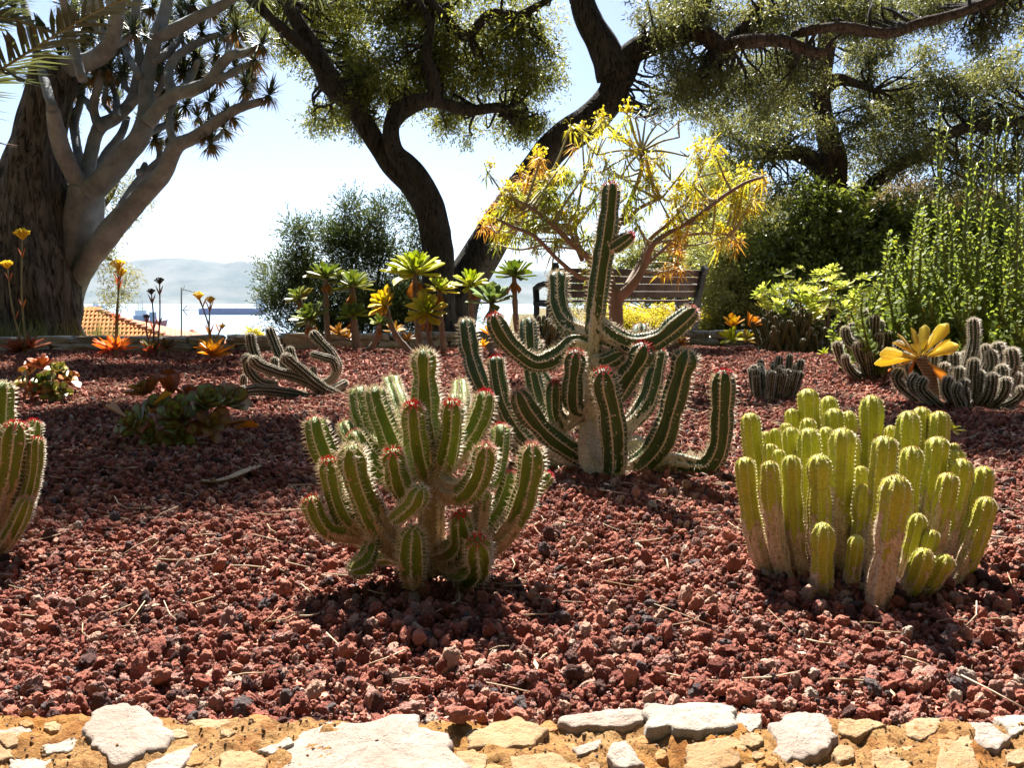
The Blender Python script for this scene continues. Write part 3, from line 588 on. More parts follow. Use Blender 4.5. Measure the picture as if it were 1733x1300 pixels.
# --- three grey, white-spined clumps on the right
zF = zoomer(1233, 380, 3.25)
F1 = thing('bowl_cactus', 'low bowl-shaped clump of thin grey cactus stems behind the yellow-green clump', 'cactus', on_ground(1312, 668))
dat = []
for i in range(34):
    a = R.uniform(0, 2 * math.pi); rr_ = math.sqrt(R.uniform(0.02, 1)); x = 248 + 165 * rr_ * math.cos(a); dY = 0.26 * rr_ * math.sin(a)
    y = 775 + 22 * rr_ * math.cos(a) ** 2 - dY * 120 + R.uniform(-12, 25); dat.append((x, y, R.uniform(17, 22), 3.95 + dY))
dat += [(280, 722, 21, 4.0), (338, 712, 19, 4.05), (400, 742, 20, 4.05)]
clump(F1, zF, 248, 3.95, dat, M_GD, M_SPD, k=0.62, cork=0.3, sp=0.45, gap=0.5, ribs=8, depth=0.25, red=False, seg=4, base=0.9)
F2 = thing('forking_cactus', 'upright forking grey cactus between the bowl-shaped clump and the orange rosette', 'cactus', on_ground(1476, 640))
zstems(F2, zF, 4.85, [
    ([(800,850),(785,740),(765,640),(745,550),(735,458)], 26, 0, 0), ([(780,660),(800,600),(805,495)], 25, 0, -0.05), ([(790,640),(830,600),(836,525)], 20, 0, 0.05), ([(755,640),(690,610),(678,540)], 22, 0, 0.05), ([(755,620),(725,600),(716,545)], 20, 0, -0.05),
    ([(770,660),(680,650),(648,620),(640,560)], 26, 0, -0.05), ([(770,840),(680,800),(620,740),(592,645)], 26, 0, -0.1), ([(780,850),(750,780),(720,710),(705,650)], 27, 0, -0.15), ([(790,850),(770,760),(745,690),(738,635)], 25, 0, -0.2), ([(795,850),(785,780),(772,705)], 20, 0, -0.2),
    ([(790,720),(860,700),(880,650),(880,585)], 26, 0, 0), ([(780,700),(820,660),(830,600)], 24, 0, -0.1), ([(790,740),(900,720),(935,650),(940,570)], 24, 0, 0.1), ([(770,845),(690,820),(650,770),(640,720)], 22, 0, -0.2),
], M_GD, M_SPD, cork=0.15, sp=0.46, gap=0.40, ribs=9, depth=0.28, red=False, seg=6)
F3 = thing('curved_arm_cactus', 'wide grey cactus with many upcurved white-spined arms behind the orange rosette', 'cactus', on_ground(1625, 690))
arms = [(1345,515,29,3.75),(1478,648,32,3.7),(1552,678,34,3.5),(1600,890,26,3.35),(1440,690,28,3.65),(1350,735,30,3.4),(1300,850,27,3.35),(1215,835,28,3.35),(1190,760,26,3.6),(1240,700,28,3.75),(1290,700,26,3.8),(1410,660,26,3.8),(1450,815,30,3.35),
        (1500,770,28,3.45),(950,790,28,3.5),(985,700,26,3.7),(1030,820,24,3.4),(1080,840,26,3.35),(1140,600,26,3.85),(1380,800,26,3.4),(1270,780,26,3.5),(1130,700,24,3.7),(940,640,22,3.8),(1265,870,24,3.3),(1520,840,28,3.35)]
for x, y, r, Y in arms:
    tip = at(*zF(x, y), Y); c0 = at(*zF(1270, 985), 3.53); c0.z = -0.02
    foot = c0.lerp(Vector((tip.x, tip.y, -0.02)), 0.35); low = Vector((lerp(c0.x, tip.x, 0.8), lerp(c0.y, tip.y, 0.9), max(0.03, tip.z * 0.30))); mid = Vector((tip.x, tip.y, lerp(low.z, tip.z, 0.55))) + Vector(((tip.x - c0.x) * 0.06, 0, 0))
    cactus_stem(F3, [foot, low, mid, tip], size(r / 3.25, Y), M_GD, M_SPD, cork=0.3, sp=0.66, gap=0.34, ribs=9, depth=0.26, red=False, seg=6)
F4 = thing('small_grey_cactus', 'small grey spiny cactus cut by the photo edge right of the curved-arm cactus', 'cactus', on_ground(1722, 672))
zstems(F4, zI, 3.8, [([(1728,690),(1716,660),(1722,630)], 8, 0, 0), ([(1735,690),(1740,650),(1738,615)], 9, 0, 0.1), ([(1730,690),(1700,672),(1698,650)], 8, 0, -0.1)], M_GD, M_SPD, sp=0.5, gap=0.4, ribs=9, red=False, seg=4)

# --- dark cushion cacti: a dome of short alike columns that share a few shapes
def cushion(name, label, base, rx, ry, h, n, r, sticks):
    o = thing(name, label, 'cactus', base)
    for i in range(n):
        f = math.sqrt((i + 0.5) / n); a = i * 2.39996; nx_, ny_ = f * math.cos(a), f * math.sin(a)
        top = h * math.sqrt(max(0.02, 1 - 0.85 * f * f)) * R.uniform(0.88, 1.08)
        src = sticks[i % len(sticks)]
        c = bpy.data.objects.new('stem', src[0]); COL.objects.link(c); c.parent = o
        c.location = (nx_ * rx * 0.72, ny_ * ry * 0.72, -0.02); s_ = r / 0.02
        c.scale = (s_, s_, (top + 0.02) / 0.3); c.rotation_euler = (-ny_ * 0.5, nx_ * 0.5, R.uniform(0, 6.28))
        d = bpy.data.objects.new('spines', src[1]); COL.objects.link(d); d.parent = c; d['kind'] = 'stuff'
    return o
STICKS = []
for i in range(4):
    tmp = cactus_stem(None, [(0, 0, 0), (0.004, 0, 0.1), (-0.003, 0.004, 0.2), (0, 0, 0.3)], 0.02, M_GE, M_SPD, ribs=6, cork=0.3, sp=0.25, gap=0.9, seg=4, red=False, seed=40 + i)
    sp_ = tmp.children[0]; STICKS.append((tmp.data, sp_.data)); bpy.data.objects.remove(sp_); bpy.data.objects.remove(tmp)
b = on_ground(1335, 597); cushion('cushion_cactus', 'dark green dome-shaped cushion cactus below the yellow-green leafy bush', b, 0.42, 0.36, 0.40, 130, 0.020, STICKS)
b = on_ground(925, 612); cushion('cushion_cactus', 'dark cushion cactus half hidden behind the candelabra cactus, under the bench armrest', b, 0.29, 0.28, 0.36, 90, 0.018, STICKS)

# ------------------------------------------------------------------ succulents: rosettes of single thick leaves
def blade(name, kind, cup=0.12, curl=0.1, thick=0.035, wide=0.40):
    rows = np.array([0, 0.2, 0.42, 0.64, 0.84, 1.0])
    wp = {'spoon': [0.10, 0.16, 0.30, 0.46, 0.46, 0.06], 'round': [0.16, 0.36, 0.50, 0.56, 0.46, 0.10], 'lance': [0.16, 0.28, 0.34, 0.30, 0.18, 0.02],
          'paddle': [0.07, 0.10, 0.22, 0.40, 0.42, 0.08]}[kind]
    w = np.array(wp) * wide / 0.40 * 0.9
    V, E = [], []
    for t_, ww in zip(rows, w):
        z0 = curl * t_ * t_
        for x in (-1, 0, 1): V.append((t_, x * ww, z0 + cup * abs(x) * ww * 1.6)); E.append(max(abs(x), 1.0 if t_ == 1.0 else 0))
    for t_, ww in zip(rows, w): V.append((t_, 0, curl * t_ * t_ - thick * (1 - 0.6 * t_))); E.append(0)
    f = []
    for i in range(5):
        a, b = 3 * i, 3 * (i + 1); c, d = 18 + i, 19 + i
        f += [(a, a+1, b+1, b), (a+1, a+2, b+2, b+1), (c, a, b, d), (a+2, c, d, b+2)]
    return mesh_np(name, V, np.array(f), {'edge': E})
M_FAT = blade_mat('fleshy_leaf', 0.30, 0.40, (0.30, 0.07, 0.05)); M_SUN = blade_mat('sunlit_leaf', 0.55, 0.42); M_DRY = blade_mat('dry_leaf', 0.45, 0.7, tgain=1.3)
def blades(kind, mat, **kw):
    out = []
    for i, (cu, cl) in enumerate(((0.10, 0.10), (0.22, 0.02), (0.15, 0.22))):
        me = blade(kind + '_leaf', kind, cup=kw.get('cup', 1) * cu, curl=kw.get('curl', 1) * cl, thick=kw.get('thick', 0.04), wide=kw.get('wide', 0.4)); me.materials.append(mat); out.append(me)
    return out
L_ROUND = blades('round', M_FAT, cup=2.2, curl=1.6, thick=0.05, wide=0.31); L_SPOON = blades('spoon', M_SUN, cup=1.6, curl=1.0, wide=0.165); L_LANCE = blades('lance', M_SUN, cup=2.0, curl=1.0, wide=0.22); M_PEACH = blade_mat('peach_leaf', 0.5, 0.5, None, tgain=1.45); L_PAD = blades('paddle', M_PEACH, cup=1.6, curl=0.6, wide=0.165)
L_DRY = blades('spoon', M_DRY, cup=2.5, curl=-1.5, thick=0.02, wide=0.22)
def jit(c, v=0.12):
    k = 1 + R.uniform(-v, v); return tuple(min(1, max(0, x * k * (1 + R.uniform(-v, v) * 0.5))) for x in c) + (1,)
def leaf_obj(parent, me, M, col, name='leaf'):
    o = bpy.data.objects.new(name, me); COL.objects.link(o); o.parent = parent; o.matrix_basis = M; o.color = col; return o
def rosette(parent, c, rad, axis, n, meshes, cin, cout, el=(80, 5), inner=0.35, el_pow=0.8, twist=None, core=0.1, flip=None, name='rosette'):
    e = bpy.data.objects.new(name, None); COL.objects.link(e); e.empty_display_size = 0.02; attach(e, parent)
    q = Vector(axis).normalized().to_track_quat('Z', 'Y'); e.rotation_mode = 'QUATERNION'; e.rotation_quaternion = q; e.location = c
    t0 = R.uniform(0, 6.28) if twist is None else twist
    for i in range(n):
        f = i / max(1, n - 1); a = t0 + i * 2.39996 + R.uniform(-.12, .12); elv = math.radians(lerp(el[0], el[1], f ** el_pow) + R.uniform(-7, 7))
        s = rad * lerp(inner, 1.0, f ** 0.7) * R.uniform(0.9, 1.08)
        M = Matrix.Rotation(a, 4, 'Z') @ Matrix.Translation((rad * core * 0.5, 0, rad * core * (1 - f))) @ Matrix.Rotation(-elv, 4, 'Y') @ Matrix.Rotation(R.uniform(-.2, .2), 4, 'X') @ Matrix.Diagonal((s, s * R.uniform(.9, 1.1), s, 1))
        leaf_obj(e, meshes[R.randrange(3)], M, jit(mixc(cin, cout, f ** 1.2)))
    return e
def wbase(p, z=0.0): return Vector((p.x, p.y, z))

# big green cluster on the left
zG = zoomer(0, 380, 3.25); Y0 = 2.57
S1 = thing('rosette_succulent', 'cluster of fat green and rust cabbage-like rosettes on shaded gravel', 'succulent', on_ground(312, 752))
GRN, GRN2, RUST, OLIVE = (0.36, 0.44, 0.18), (0.25, 0.32, 0.12), (0.44, 0.14, 0.05), (0.32, 0.29, 0.10)
for x, y, r, dY, ax, cin, cout, n, el in [
    (985,1075,118,-0.06,(0.05,-0.75,0.75),GRN,GRN2,20,(82,12)), (770,1120,120,-0.05,(-0.45,-0.6,0.7),GRN,GRN2,18,(82,10)), (1140,1000,120,-0.02,(0.30,-0.55,0.8),GRN,GRN2,18,(82,15)), (1250,990,115,0.04,(0.65,-0.25,0.75),GRN2,mixc(GRN2,RUST,0.5),16,(80,8)),
    (815,930,105,0.06,(-0.40,-0.1,0.9),GRN2,mixc(GRN2,RUST,0.7),15,(80,10)), (945,930,120,0.02,(-0.05,-0.15,1),RUST,(0.34,0.12,0.05),11,(88,50)), (870,1010,70,-0.05,(-0.2,-0.5,0.8),GRN,GRN2,12,(80,20)), (990,1180,105,-0.10,(0.1,-0.9,0.4),GRN2,OLIVE,12,(60,0)),
    (1160,1110,105,-0.06,(0.5,-0.6,0.35),OLIVE,mixc(OLIVE,RUST,0.6),11,(60,0)), (1030,950,85,0.10,(0.2,0.2,0.9),mixc(GRN2,RUST,0.5),RUST,11,(80,20)), (850,1170,85,-0.1,(-0.3,-0.8,0.3),GRN2,OLIVE,10,(60,0))]:
    p = at(*zG(x, y), Y0 + dY); rosette(S1, p, size(r / 3.25, Y0) * 1.22, ax, n, L_ROUND, cin, cout, el)
for x, y, ln, az, tilt, col in [(690,1060,42,170,25,(0.58,0.36,0.20)), (1290,1120,42,-5,6,(0.62,0.26,0.04)), (850,985,32,20,30,(0.60,0.36,0.05)), (830,1040,34,-60,20,(0.50,0.26,0.12)), (1130,1150,30,-70,0,(0.42,0.14,0.05)), (840,1090,28,-110,-30,(0.38,0.13,0.04)), (1240,1100,38,10,4,(0.30,0.14,0.05))]:
    p = at(*zG(x, y), Y0 - 0.10); s = size(ln, Y0)
    M = Matrix.Translation(p - BASE[S1.name]) @ Matrix.Rotation(math.radians(az), 4, 'Z') @ Matrix.Rotation(math.radians(-tilt), 4, 'Y') @ Matrix.Rotation(R.uniform(-.8, .3), 4, 'X') @ Matrix.Diagonal((s, s * 1.1, s, 1))
    leaf_obj(S1, L_DRY[1], M, col + (1,), 'dry_leaf')
# smaller rusty cluster beside it
S2 = thing('rosette_succulent', 'smaller cluster of rust and olive rosettes with one bright green heart', 'succulent', on_ground(78, 676))
for x, y, r, dY, ax, cin, cout, n, el in [
    (255,880,75,-0.08,(0,-0.75,0.7),(0.30,0.42,0.10),GRN2,18,(84,15)), (140,890,75,-0.05,(-0.5,-0.5,0.7),GRN,OLIVE,14,(80,10)), (228,790,85,0.05,(-0.1,-0.2,1),RUST,(0.36,0.13,0.06),14,(80,15)), (315,820,70,0.0,(0.3,-0.4,0.8),GRN,OLIVE,14,(80,10)), (365,860,70,0.02,(0.6,-0.3,0.6),OLIVE,RUST,13,(78,8)),
    (290,935,65,-0.12,(0.1,-0.9,0.3),OLIVE,GRN2,10,(60,0)), (205,920,70,-0.1,(-0.3,-0.8,0.4),mixc(OLIVE,RUST,.6),RUST,11,(60,0)), (335,920,60,-0.08,(0.6,-0.6,0.3),GRN2,OLIVE,10,(60,0)), (170,820,65,0.05,(-0.5,-0.1,0.8),RUST,OLIVE,11,(70,5))]:
    rosette(S2, at(*zG(x, y), 3.8 + dY), size(r / 3.25, 3.8) * 1.1, ax, n, L_ROUND, cin, cout, el)

# flowering stalks with red-orange leaves, near the back kerb
M_STALK = simple('green_stalk', (0.22, 0.22, 0.08), 0.6); M_DARKSTALK = simple('dark_stalk', (0.10, 0.08, 0.05), 0.7)
t = NT('yellow_petal'); M_PETAL = t.done(t.leafy((0.72, 0.50, 0.03), (0.95, 0.70, 0.05), 0.4, 0.6, 0.2))
t = NT('dark_seed_head'); M_SEED = t.done(t.bsdf((0.06, 0.045, 0.03), 0.8, 0.2))
def flower_head(parent, p, r, mat, n=16, flat=0.5, name='flower_head'):
    mb = MB()
    for i in range(n):
        a, f = i * 2.4, math.sqrt((i + 0.5) / n); c = np.array(p) + r * np.array((f * math.cos(a), f * math.sin(a), flat * (1 - f * f) + R.uniform(-.1, .1)))
        for k in range(3):
            d = unit(np.array((math.cos(a + 2.1 * k), math.sin(a + 2.1 * k), 1.2))); u = unit(np.cross(d, (0.1, 0.2, 1))) * r * 0.20
            mb.add([c - d * r * .25, c - u, c + d * r * 0.34, c + u], f4=[(0, 1, 2, 3)])
        mb.tube([np.array(p) - np.array((0, 0, r * 0.8)), c], [r * .07, r * .09], 4)
    return mb.build(name, mat, parent, smooth=False)
def stalk(parent, pts, r, mat, name='flower_stalk', n=14, top=0.6):
    P, _ = curve(pts, n); mb = MB(); mb.tube(P, np.linspace(r, r * top, n), 6); return mb.build(name, mat, parent)
def kalan(label, base, Y, rad, cols, n, stalks, el=(75, 15), seed_head=False):
    o = thing('flowering_succulent', label, 'succulent', wbase(at(*base, Y)), 'flowering succulents by the back kerb'); c = at(*base, Y); c.z = 0.03
    for k in range(3):
        cc = c + Vector((R.uniform(-.5, .5) * rad, R.uniform(-.4, .4) * rad, R.uniform(0, .25) * rad))
        rosette(o, cc, rad * R.uniform(.8, 1.1), (R.uniform(-.3, .3), R.uniform(-.3, .1), 1), n, L_LANCE, cols[0], cols[1], el, inner=0.5)
    for (x, y), hr, dark in stalks:
        top = at(x, y, Y); b = c + Vector((R.uniform(-.03, .03), 0, 0)); mid = b.lerp(top, 0.5) + Vector((R.uniform(-.03, .03), 0, 0))
        st = stalk(o, [b, mid, top], 0.008, M_DARKSTALK if dark else M_STALK)
        flower_head(o, top, size(hr, Y), M_SEED if dark else M_PETAL)
        for f in (0.35, 0.6):
            q_ = mid.lerp(top, f) if f > .5 else b.lerp(mid, f + .4)
            for sg in (-1, 1):
                M = Matrix.Translation(q_ - BASE[o.name]) @ Matrix.Rotation(0 if sg > 0 else math.pi, 4, 'Z') @ Matrix.Rotation(-1.1, 4, 'Y') @ Matrix.Diagonal((.09, .07, .09, 1)); leaf_obj(o, L_LANCE[0], M, jit(cols[1]), 'bract')
    return o
kalan('reddish leafy succulent with two tall yellow flower stalks in front of the grey forked trunk', (42, 602), 6.6, 0.17, ((0.34,0.12,0.08),(0.40,0.17,0.12)), 12, [((38,395),13,0),((12,447),10,0)])
kalan('glowing orange-red succulent with a tall yellow flower stalk in front of the tiled roof', (202, 612), 6.3, 0.18, ((0.66,0.28,0.10),(0.70,0.24,0.14)), 12, [((200,447),12,0),((205,460),10,0)], (70, 5))
kalan('dark green succulent with two withered dark flower stalks in front of the tiled roof edge', (262, 604), 6.6, 0.15, ((0.10,0.12,0.05),(0.35,0.10,0.07)), 9, [((270,475),8,1),((256,493),7,1),((248,535),5,1)])
kalan('bright yellow-orange succulent with three slim flower stalks in front of the antenna pole', (358, 618), 6.1, 0.17, ((0.75,0.42,0.06),(0.72,0.36,0.07)), 11, [((336,500),9,0),((356,507),8,0),((376,552),6,0)], (70, 10))

# branching rosette trees in the middle distance
M_TRUNKA = simple('succulent_trunk', (0.17, 0.115, 0.08), 0.85, var=0.5, scale=40, bump=0.5, bscale=80)
def tree_rosette(label, foot, Y, heads, cols, group='rosette trees before the dark shrub'):
    f0 = at(*foot, Y); o = thing('rosette_tree', label, 'succulent', wbase(f0), group)
    f0.z = -0.02
    for (x, y), r, ax, n, el in heads:
        top = at(x, y, Y + R.uniform(-.15, .15)); mid = f0.lerp(top, 0.5) + Vector(((top.x - f0.x) * 0.18, 0, -0.02))
        P, _ = curve([f0, mid, top], 16); mb = MB(); mb.tube(P, np.linspace(0.030, 0.022, 16) * (1 + 0.12 * np.sin(np.arange(16) * 2.1)), 8); mb.build('stem', M_TRUNKA, o)
        rr_ = size(r, Y) * 1.22; rosette(o, top, rr_, ax, n + 6, L_SPOON, cols[0], cols[1], el, inner=0.45)
        for k in range(6):
            a = R.uniform(0, 6.28); s = rr_ * R.uniform(.45, .7)
            M = Matrix.Translation(top - BASE[o.name] + Vector((0, 0, -0.04))) @ Matrix.Rotation(a, 4, 'Z') @ Matrix.Rotation(R.uniform(0.9, 1.4), 4, 'Y') @ Matrix.Diagonal((s, s * .8, s, 1)); leaf_obj(o, L_DRY[k % 3], M, jit((0.46, 0.24, 0.10)), 'dry_leaf')
    return o
YG, YG2, GG, GG2 = (0.30, 0.36, 0.06), (0.46, 0.44, 0.07), (0.17, 0.22, 0.08), (0.26, 0.28, 0.10)
UP = (0, -0.15, 1)
tree_rosette('tallest rosette tree with a wide yellow-green crown, directly before the olive trunk', (711, 592), 7.0, [((702,462),46,(0,-.25,1),30,(75,-8))], (YG,YG2))
tree_rosette('rosette tree with two stacked olive-green crowns at the dark shrub\'s near edge', (556, 590), 7.2, [((551,468),32,UP,24,(75,-15)), ((526,540),30,(-.3,-.5,.8),22,(75,-10))], (GG,GG2))
tree_rosette('rosette tree with a drooping grey-green crown between the olive-crowned and yellow crowned ones', (608, 592), 7.2, [((597,484),36,UP,26,(75,-25))], (GG,(0.30,0.30,0.14)))
tree_rosette('leaning rosette tree with a small bright yellow crown turned to the camera', (700, 588), 6.9, [((652,516),27,(-.4,-.7,.5),20,(70,5))], ((0.55,0.50,0.07),(0.60,0.42,0.07)))
tree_rosette('rosette tree with small pale yellow crown on a bare stem beside the olive trunk', (752, 596), 7.1, [((744,490),26,(.1,-.3,1),22,(75,-15))], (YG,(0.52,0.46,0.10)))
tree_rosette('low rosette tree with a glowing yellow crown under the tallest one', (735, 588), 6.8, [((722,530),34,(.1,-.7,.7),26,(75,-5))], ((0.46,0.46,0.06),(0.60,0.50,0.08)))
tree_rosette('rosette tree with a yellowing crown in front of the leaning olive trunk', (800, 590), 7.0, [((797,482),32,(.1,-.4,1),22,(70,-20))], (YG,YG2))
tree_rosette('rosette tree with a dark spiky green crown against the sky left of the bench', (879, 585), 7.0, [((870,466),33,(0,0,1),24,(80,-15))], ((0.14,0.19,0.06),(0.20,0.24,0.07)))
tree_rosette('rosette tree with a broad grey-green crown left of the spiky green one', (830, 590), 6.7, [((832,512),36,(.1,-.4,.9),26,(80,5))], ((0.20,0.26,0.15),(0.24,0.30,0.18)))
tree_rosette('short rosette tree with an olive crown low before the dark shrub', (602, 594), 7.0, [((598,534),26,(-.1,-.5,.9),20,(70,-10))], (GG,YG))
tree_rosette('small rosette tree with a dull crown at the dark shrub\'s lower left edge', (550, 588), 7.4, [((507,505),24,(-.4,-.4,.8),18,(70,-10))], (GG,(0.30,0.24,0.08)))
tree_rosette('tiny rosette tree with few leaves between two tall stems', (612, 600), 6.8, [((643,548),18,(.1,-.4,1),14,(70,-5))], (GG,GG2))
def ground_rosette(label, p, Y, heads, name='ground_rosette'):
    o = thing(name, label, 'succulent', wbase(at(*p, Y)))
    for (x, y), r, ax, n, me, ci, co, el in heads: rosette(o, at(x, y, Y), size(r, Y), ax, n, me, ci, co, el, inner=0.45)
    return o
BR = (0.34, 0.18, 0.07)
ground_rosette('brown withered rosette at the foot of the olive-crowned trees', (578, 585), 7.3, [((572,566),26,(0,-.5,1),16,L_LANCE,BR,(0.42,0.26,0.12),(70,0)), ((588,572),20,(.3,-.5,1),12,L_LANCE,BR,BR,(70,0))])
ground_rosette('tawny withered rosette at the foot of the tallest rosette tree', (676, 584), 7.3, [((668,562),24,(0,-.5,1),14,L_LANCE,(0.48,0.30,0.10),(0.52,0.34,0.14),(70,0)), ((690,575),18,(.3,-.5,1),12,L_LANCE,BR,BR,(70,0))])
ground_rosette('orange leafy rosette between the two nearest spiny cactus tops', (822, 600), 5.6, [((828,566),22,(.1,-.4,1),14,L_LANCE,(0.70,0.42,0.05),(0.70,0.32,0.05),(75,10)), ((818,585),15,(-.2,-.6,.8),12,L_LANCE,(0.70,0.48,0.06),(0.66,0.36,0.06),(70,10))])
ground_rosette('yellow and orange rosette glowing beside the dark cushion cactus', (1245, 595), 7.1, [((1240,552),24,(-.1,-.4,1),18,L_SPOON,(0.62,0.46,0.05),(0.60,0.32,0.05),(80,25)), ((1238,575),24,(-.3,-.7,.6),18,L_SPOON,(0.36,0.40,0.06),(0.46,0.46,0.06),(75,5)), ((1268,552),26,(.5,-.2,.9),14,L_SPOON,(0.60,0.34,0.05),(0.58,0.26,0.05),(85,40)), ((1262,575),20,(.4,-.6,.6),14,L_SPOON,(0.36,0.36,0.06),(0.44,0.28,0.06),(75,5))])
ground_rosette('low orange-green rosette on the gravel under the bench', (1152, 600), 6.4, [((1150,580),22,(0,-.5,1),18,L_LANCE,(0.36,0.24,0.06),(0.50,0.20,0.06),(75,10))])
ground_rosette('pale yellow rosette peeking out behind the yellow-green cactus clump', (1612, 742), 2.45, [((1612,728),22,(0.2,-.3,1),12,L_SPOON,(0.46,0.48,0.10),(0.60,0.56,0.16),(60,0))])
ground_rosette('sprig of small yellow-green leaves at the foot of the forking grey cactus', (1400, 606), 5.6, [((1395,598),14,(-.3,-.3,1),9,L_LANCE,(0.40,0.46,0.06),(0.44,0.46,0.06),(60,10)), ((1420,590),12,(.1,-.3,1),8,L_LANCE,(0.40,0.46,0.06),(0.44,0.46,0.06),(60,20))])

# the orange rosette on a ringed stem
zF = zoomer(1233, 380, 3.25); Yo = 3.5
OR = thing('orange_rosette', 'single glowing yellow-orange rosette on a bare ringed trunk before the grey cacti', 'succulent', wbase(at(1583, 692, Yo)))
t = NT('ringed_trunk'); w = t.n('TexWave', wave_type='BANDS', bands_direction='Z'); w.inputs['Scale'].default_value = 22; w.inputs['Distortion'].default_value = 3.0; t.l(t.coord(), w.inputs['Vector'])
M_RING = t.done(t.bsdf(t.mix(w.outputs['Fac'], (0.34, 0.22, 0.16), (0.17, 0.10, 0.07)), 0.8, 0.2, t.bump(w.outputs['Fac'], 0.4, 0.004)))
f0 = at(*zF(1135, 1015), Yo); f0.z = -0.02; tp = at(*zF(1055, 730), Yo)
P, _ = curve([f0, at(*zF(1115, 860), Yo), tp], 20); mb = MB(); mb.tube(P, np.linspace(0.024, 0.026, 20), 14); mb.build('trunk', M_RING, OR)
for x, y, ln, az, tilt, roll, col in [     # each leaf as it points in the photograph: photo direction and length
    (1000,610,125,112,0,.0,(0.62,0.50,0.06)), (900,610,150,150,20,.3,(0.55,0.40,0.16)), (860,650,170,155,-15,-.4,(0.70,0.40,0.05)), (810,735,230,175,-8,1.2,(0.80,0.62,0.20)), (840,790,220,195,10,1.0,(0.78,0.50,0.06)),
    (960,690,140,158,-30,-.6,(0.75,0.55,0.06)), (1095,610,130,60,-10,.2,(0.72,0.54,0.06)), (1100,550,180,70,25,.2,(0.58,0.50,0.18)), (1010,570,160,105,25,.0,(0.50,0.42,0.14)), (1215,550,230,48,10,.9,(0.72,0.60,0.14)),
    (1240,665,200,15,5,1.1,(0.74,0.60,0.24)), (1320,670,265,12,25,.9,(0.80,0.44,0.10)), (1170,800,150,-45,-35,-.5,(0.80,0.36,0.10)), (1215,860,210,-48,-10,.9,(0.78,0.26,0.07)), (1190,700,150,8,-30,-.2,(0.70,0.46,0.08)), (1060,560,150,85,40,.0,(0.56,0.46,0.12)), (940,620,150,140,-40,.2,(0.66,0.46,0.10)), (1150,620,160,35,-30,-.2,(0.72,0.52,0.10)), (1040,600,110,95,-30,.0,(0.62,0.50,0.08)), (1000,700,150,200,-20,.4,(0.78,0.42,0.08)), (1110,590,170,62,45,.3,(0.64,0.52,0.20)), (950,580,170,130,40,.2,(0.60,0.46,0.20))]:
    d2 = Vector((math.cos(math.radians(az)), 0, math.sin(math.radians(az)))); dY = math.sin(math.radians(tilt)); d3 = Vector((d2.x * math.cos(math.radians(tilt)), dY, d2.z * math.cos(math.radians(tilt))))
    s = size(ln / 3.25, Yo) * 1.0; q = d3.to_track_quat('X', 'Z')
    M = Matrix.Translation(tp - BASE[OR.name] + d3 * 0.01) @ q.to_matrix().to_4x4() @ Matrix.Rotation(roll, 4, 'X') @ Matrix.Diagonal((s, s * 1.0, s, 1)); leaf_obj(OR, L_PAD[R.randrange(3)], M, mixc(col, (0.85, 0.66, 0.30), 0.35) + (1,))
for (x0, y0), (x1, y1), ln in [((1030,735),(985,850),40), ((1000,840),(1010,950),34), ((1080,830),(1025,885),24), ((900,790),(870,812),18)]:
    a, b_ = at(*zF(x0, y0), Yo), at(*zF(x1, y1), Yo - .03); d3 = (b_ - a); s = d3.length
    M = Matrix.Translation(a - BASE[OR.name]) @ d3.to_track_quat('X', 'Y').to_matrix().to_4x4() @ Matrix.Diagonal((s, s * .5, s, 1)); leaf_obj(OR, L_DRY[0], M, (0.80, 0.28, 0.07, 1), 'dry_leaf')

# ------------------------------------------------------------------ trees and shrubs: limbs traced, crowns filled with leaves
def bark_mat(name, a, b, sc=1.0, stretch=0.25, rough=0.95, crack=0.8):
    t = NT(name); v = t.stretch(sc, sc, sc * stretch); n1 = t.noise(9, 8, 0.7, v); n2 = t.noise(2.2, 4)
    c = t.mix(t.ramp(n1, [(0.35, 0.0), (0.65, 1.0)]), a, b); c = t.mix(t.math('MULTIPLY', n2, 0.4), c, mixc(b, (1, 1, 1), 0.15)); n3 = t.noise(16, 6, 0.6, v, dist=1.2); c = t.mix(t.ramp(n3, [(0.34, 0.9), (0.47, 0.0)]), c, mixc(a, (0, 0, 0), 0.6)); n1 = t.math('ADD', n1, t.ramp(n3, [(0.34, 0.0), (0.5, 1.0)]))
    return t.done(t.bsdf(c, rough, 0.15, t.bump(n1, crack, 0.05)))
M_OLIVEBARK = bark_mat('olive_bark', (0.010, 0.008, 0.0065), (0.032, 0.024, 0.019), 1.6)
M_RUSTBARK = bark_mat('reddish_bark', (0.026, 0.016, 0.012), (0.072, 0.042, 0.031), 1.6)
M_BROWNBARK = bark_mat('fissured_bark', (0.040, 0.036, 0.033), (0.135, 0.122, 0.112), 1.3, 0.18, crack=1.0)
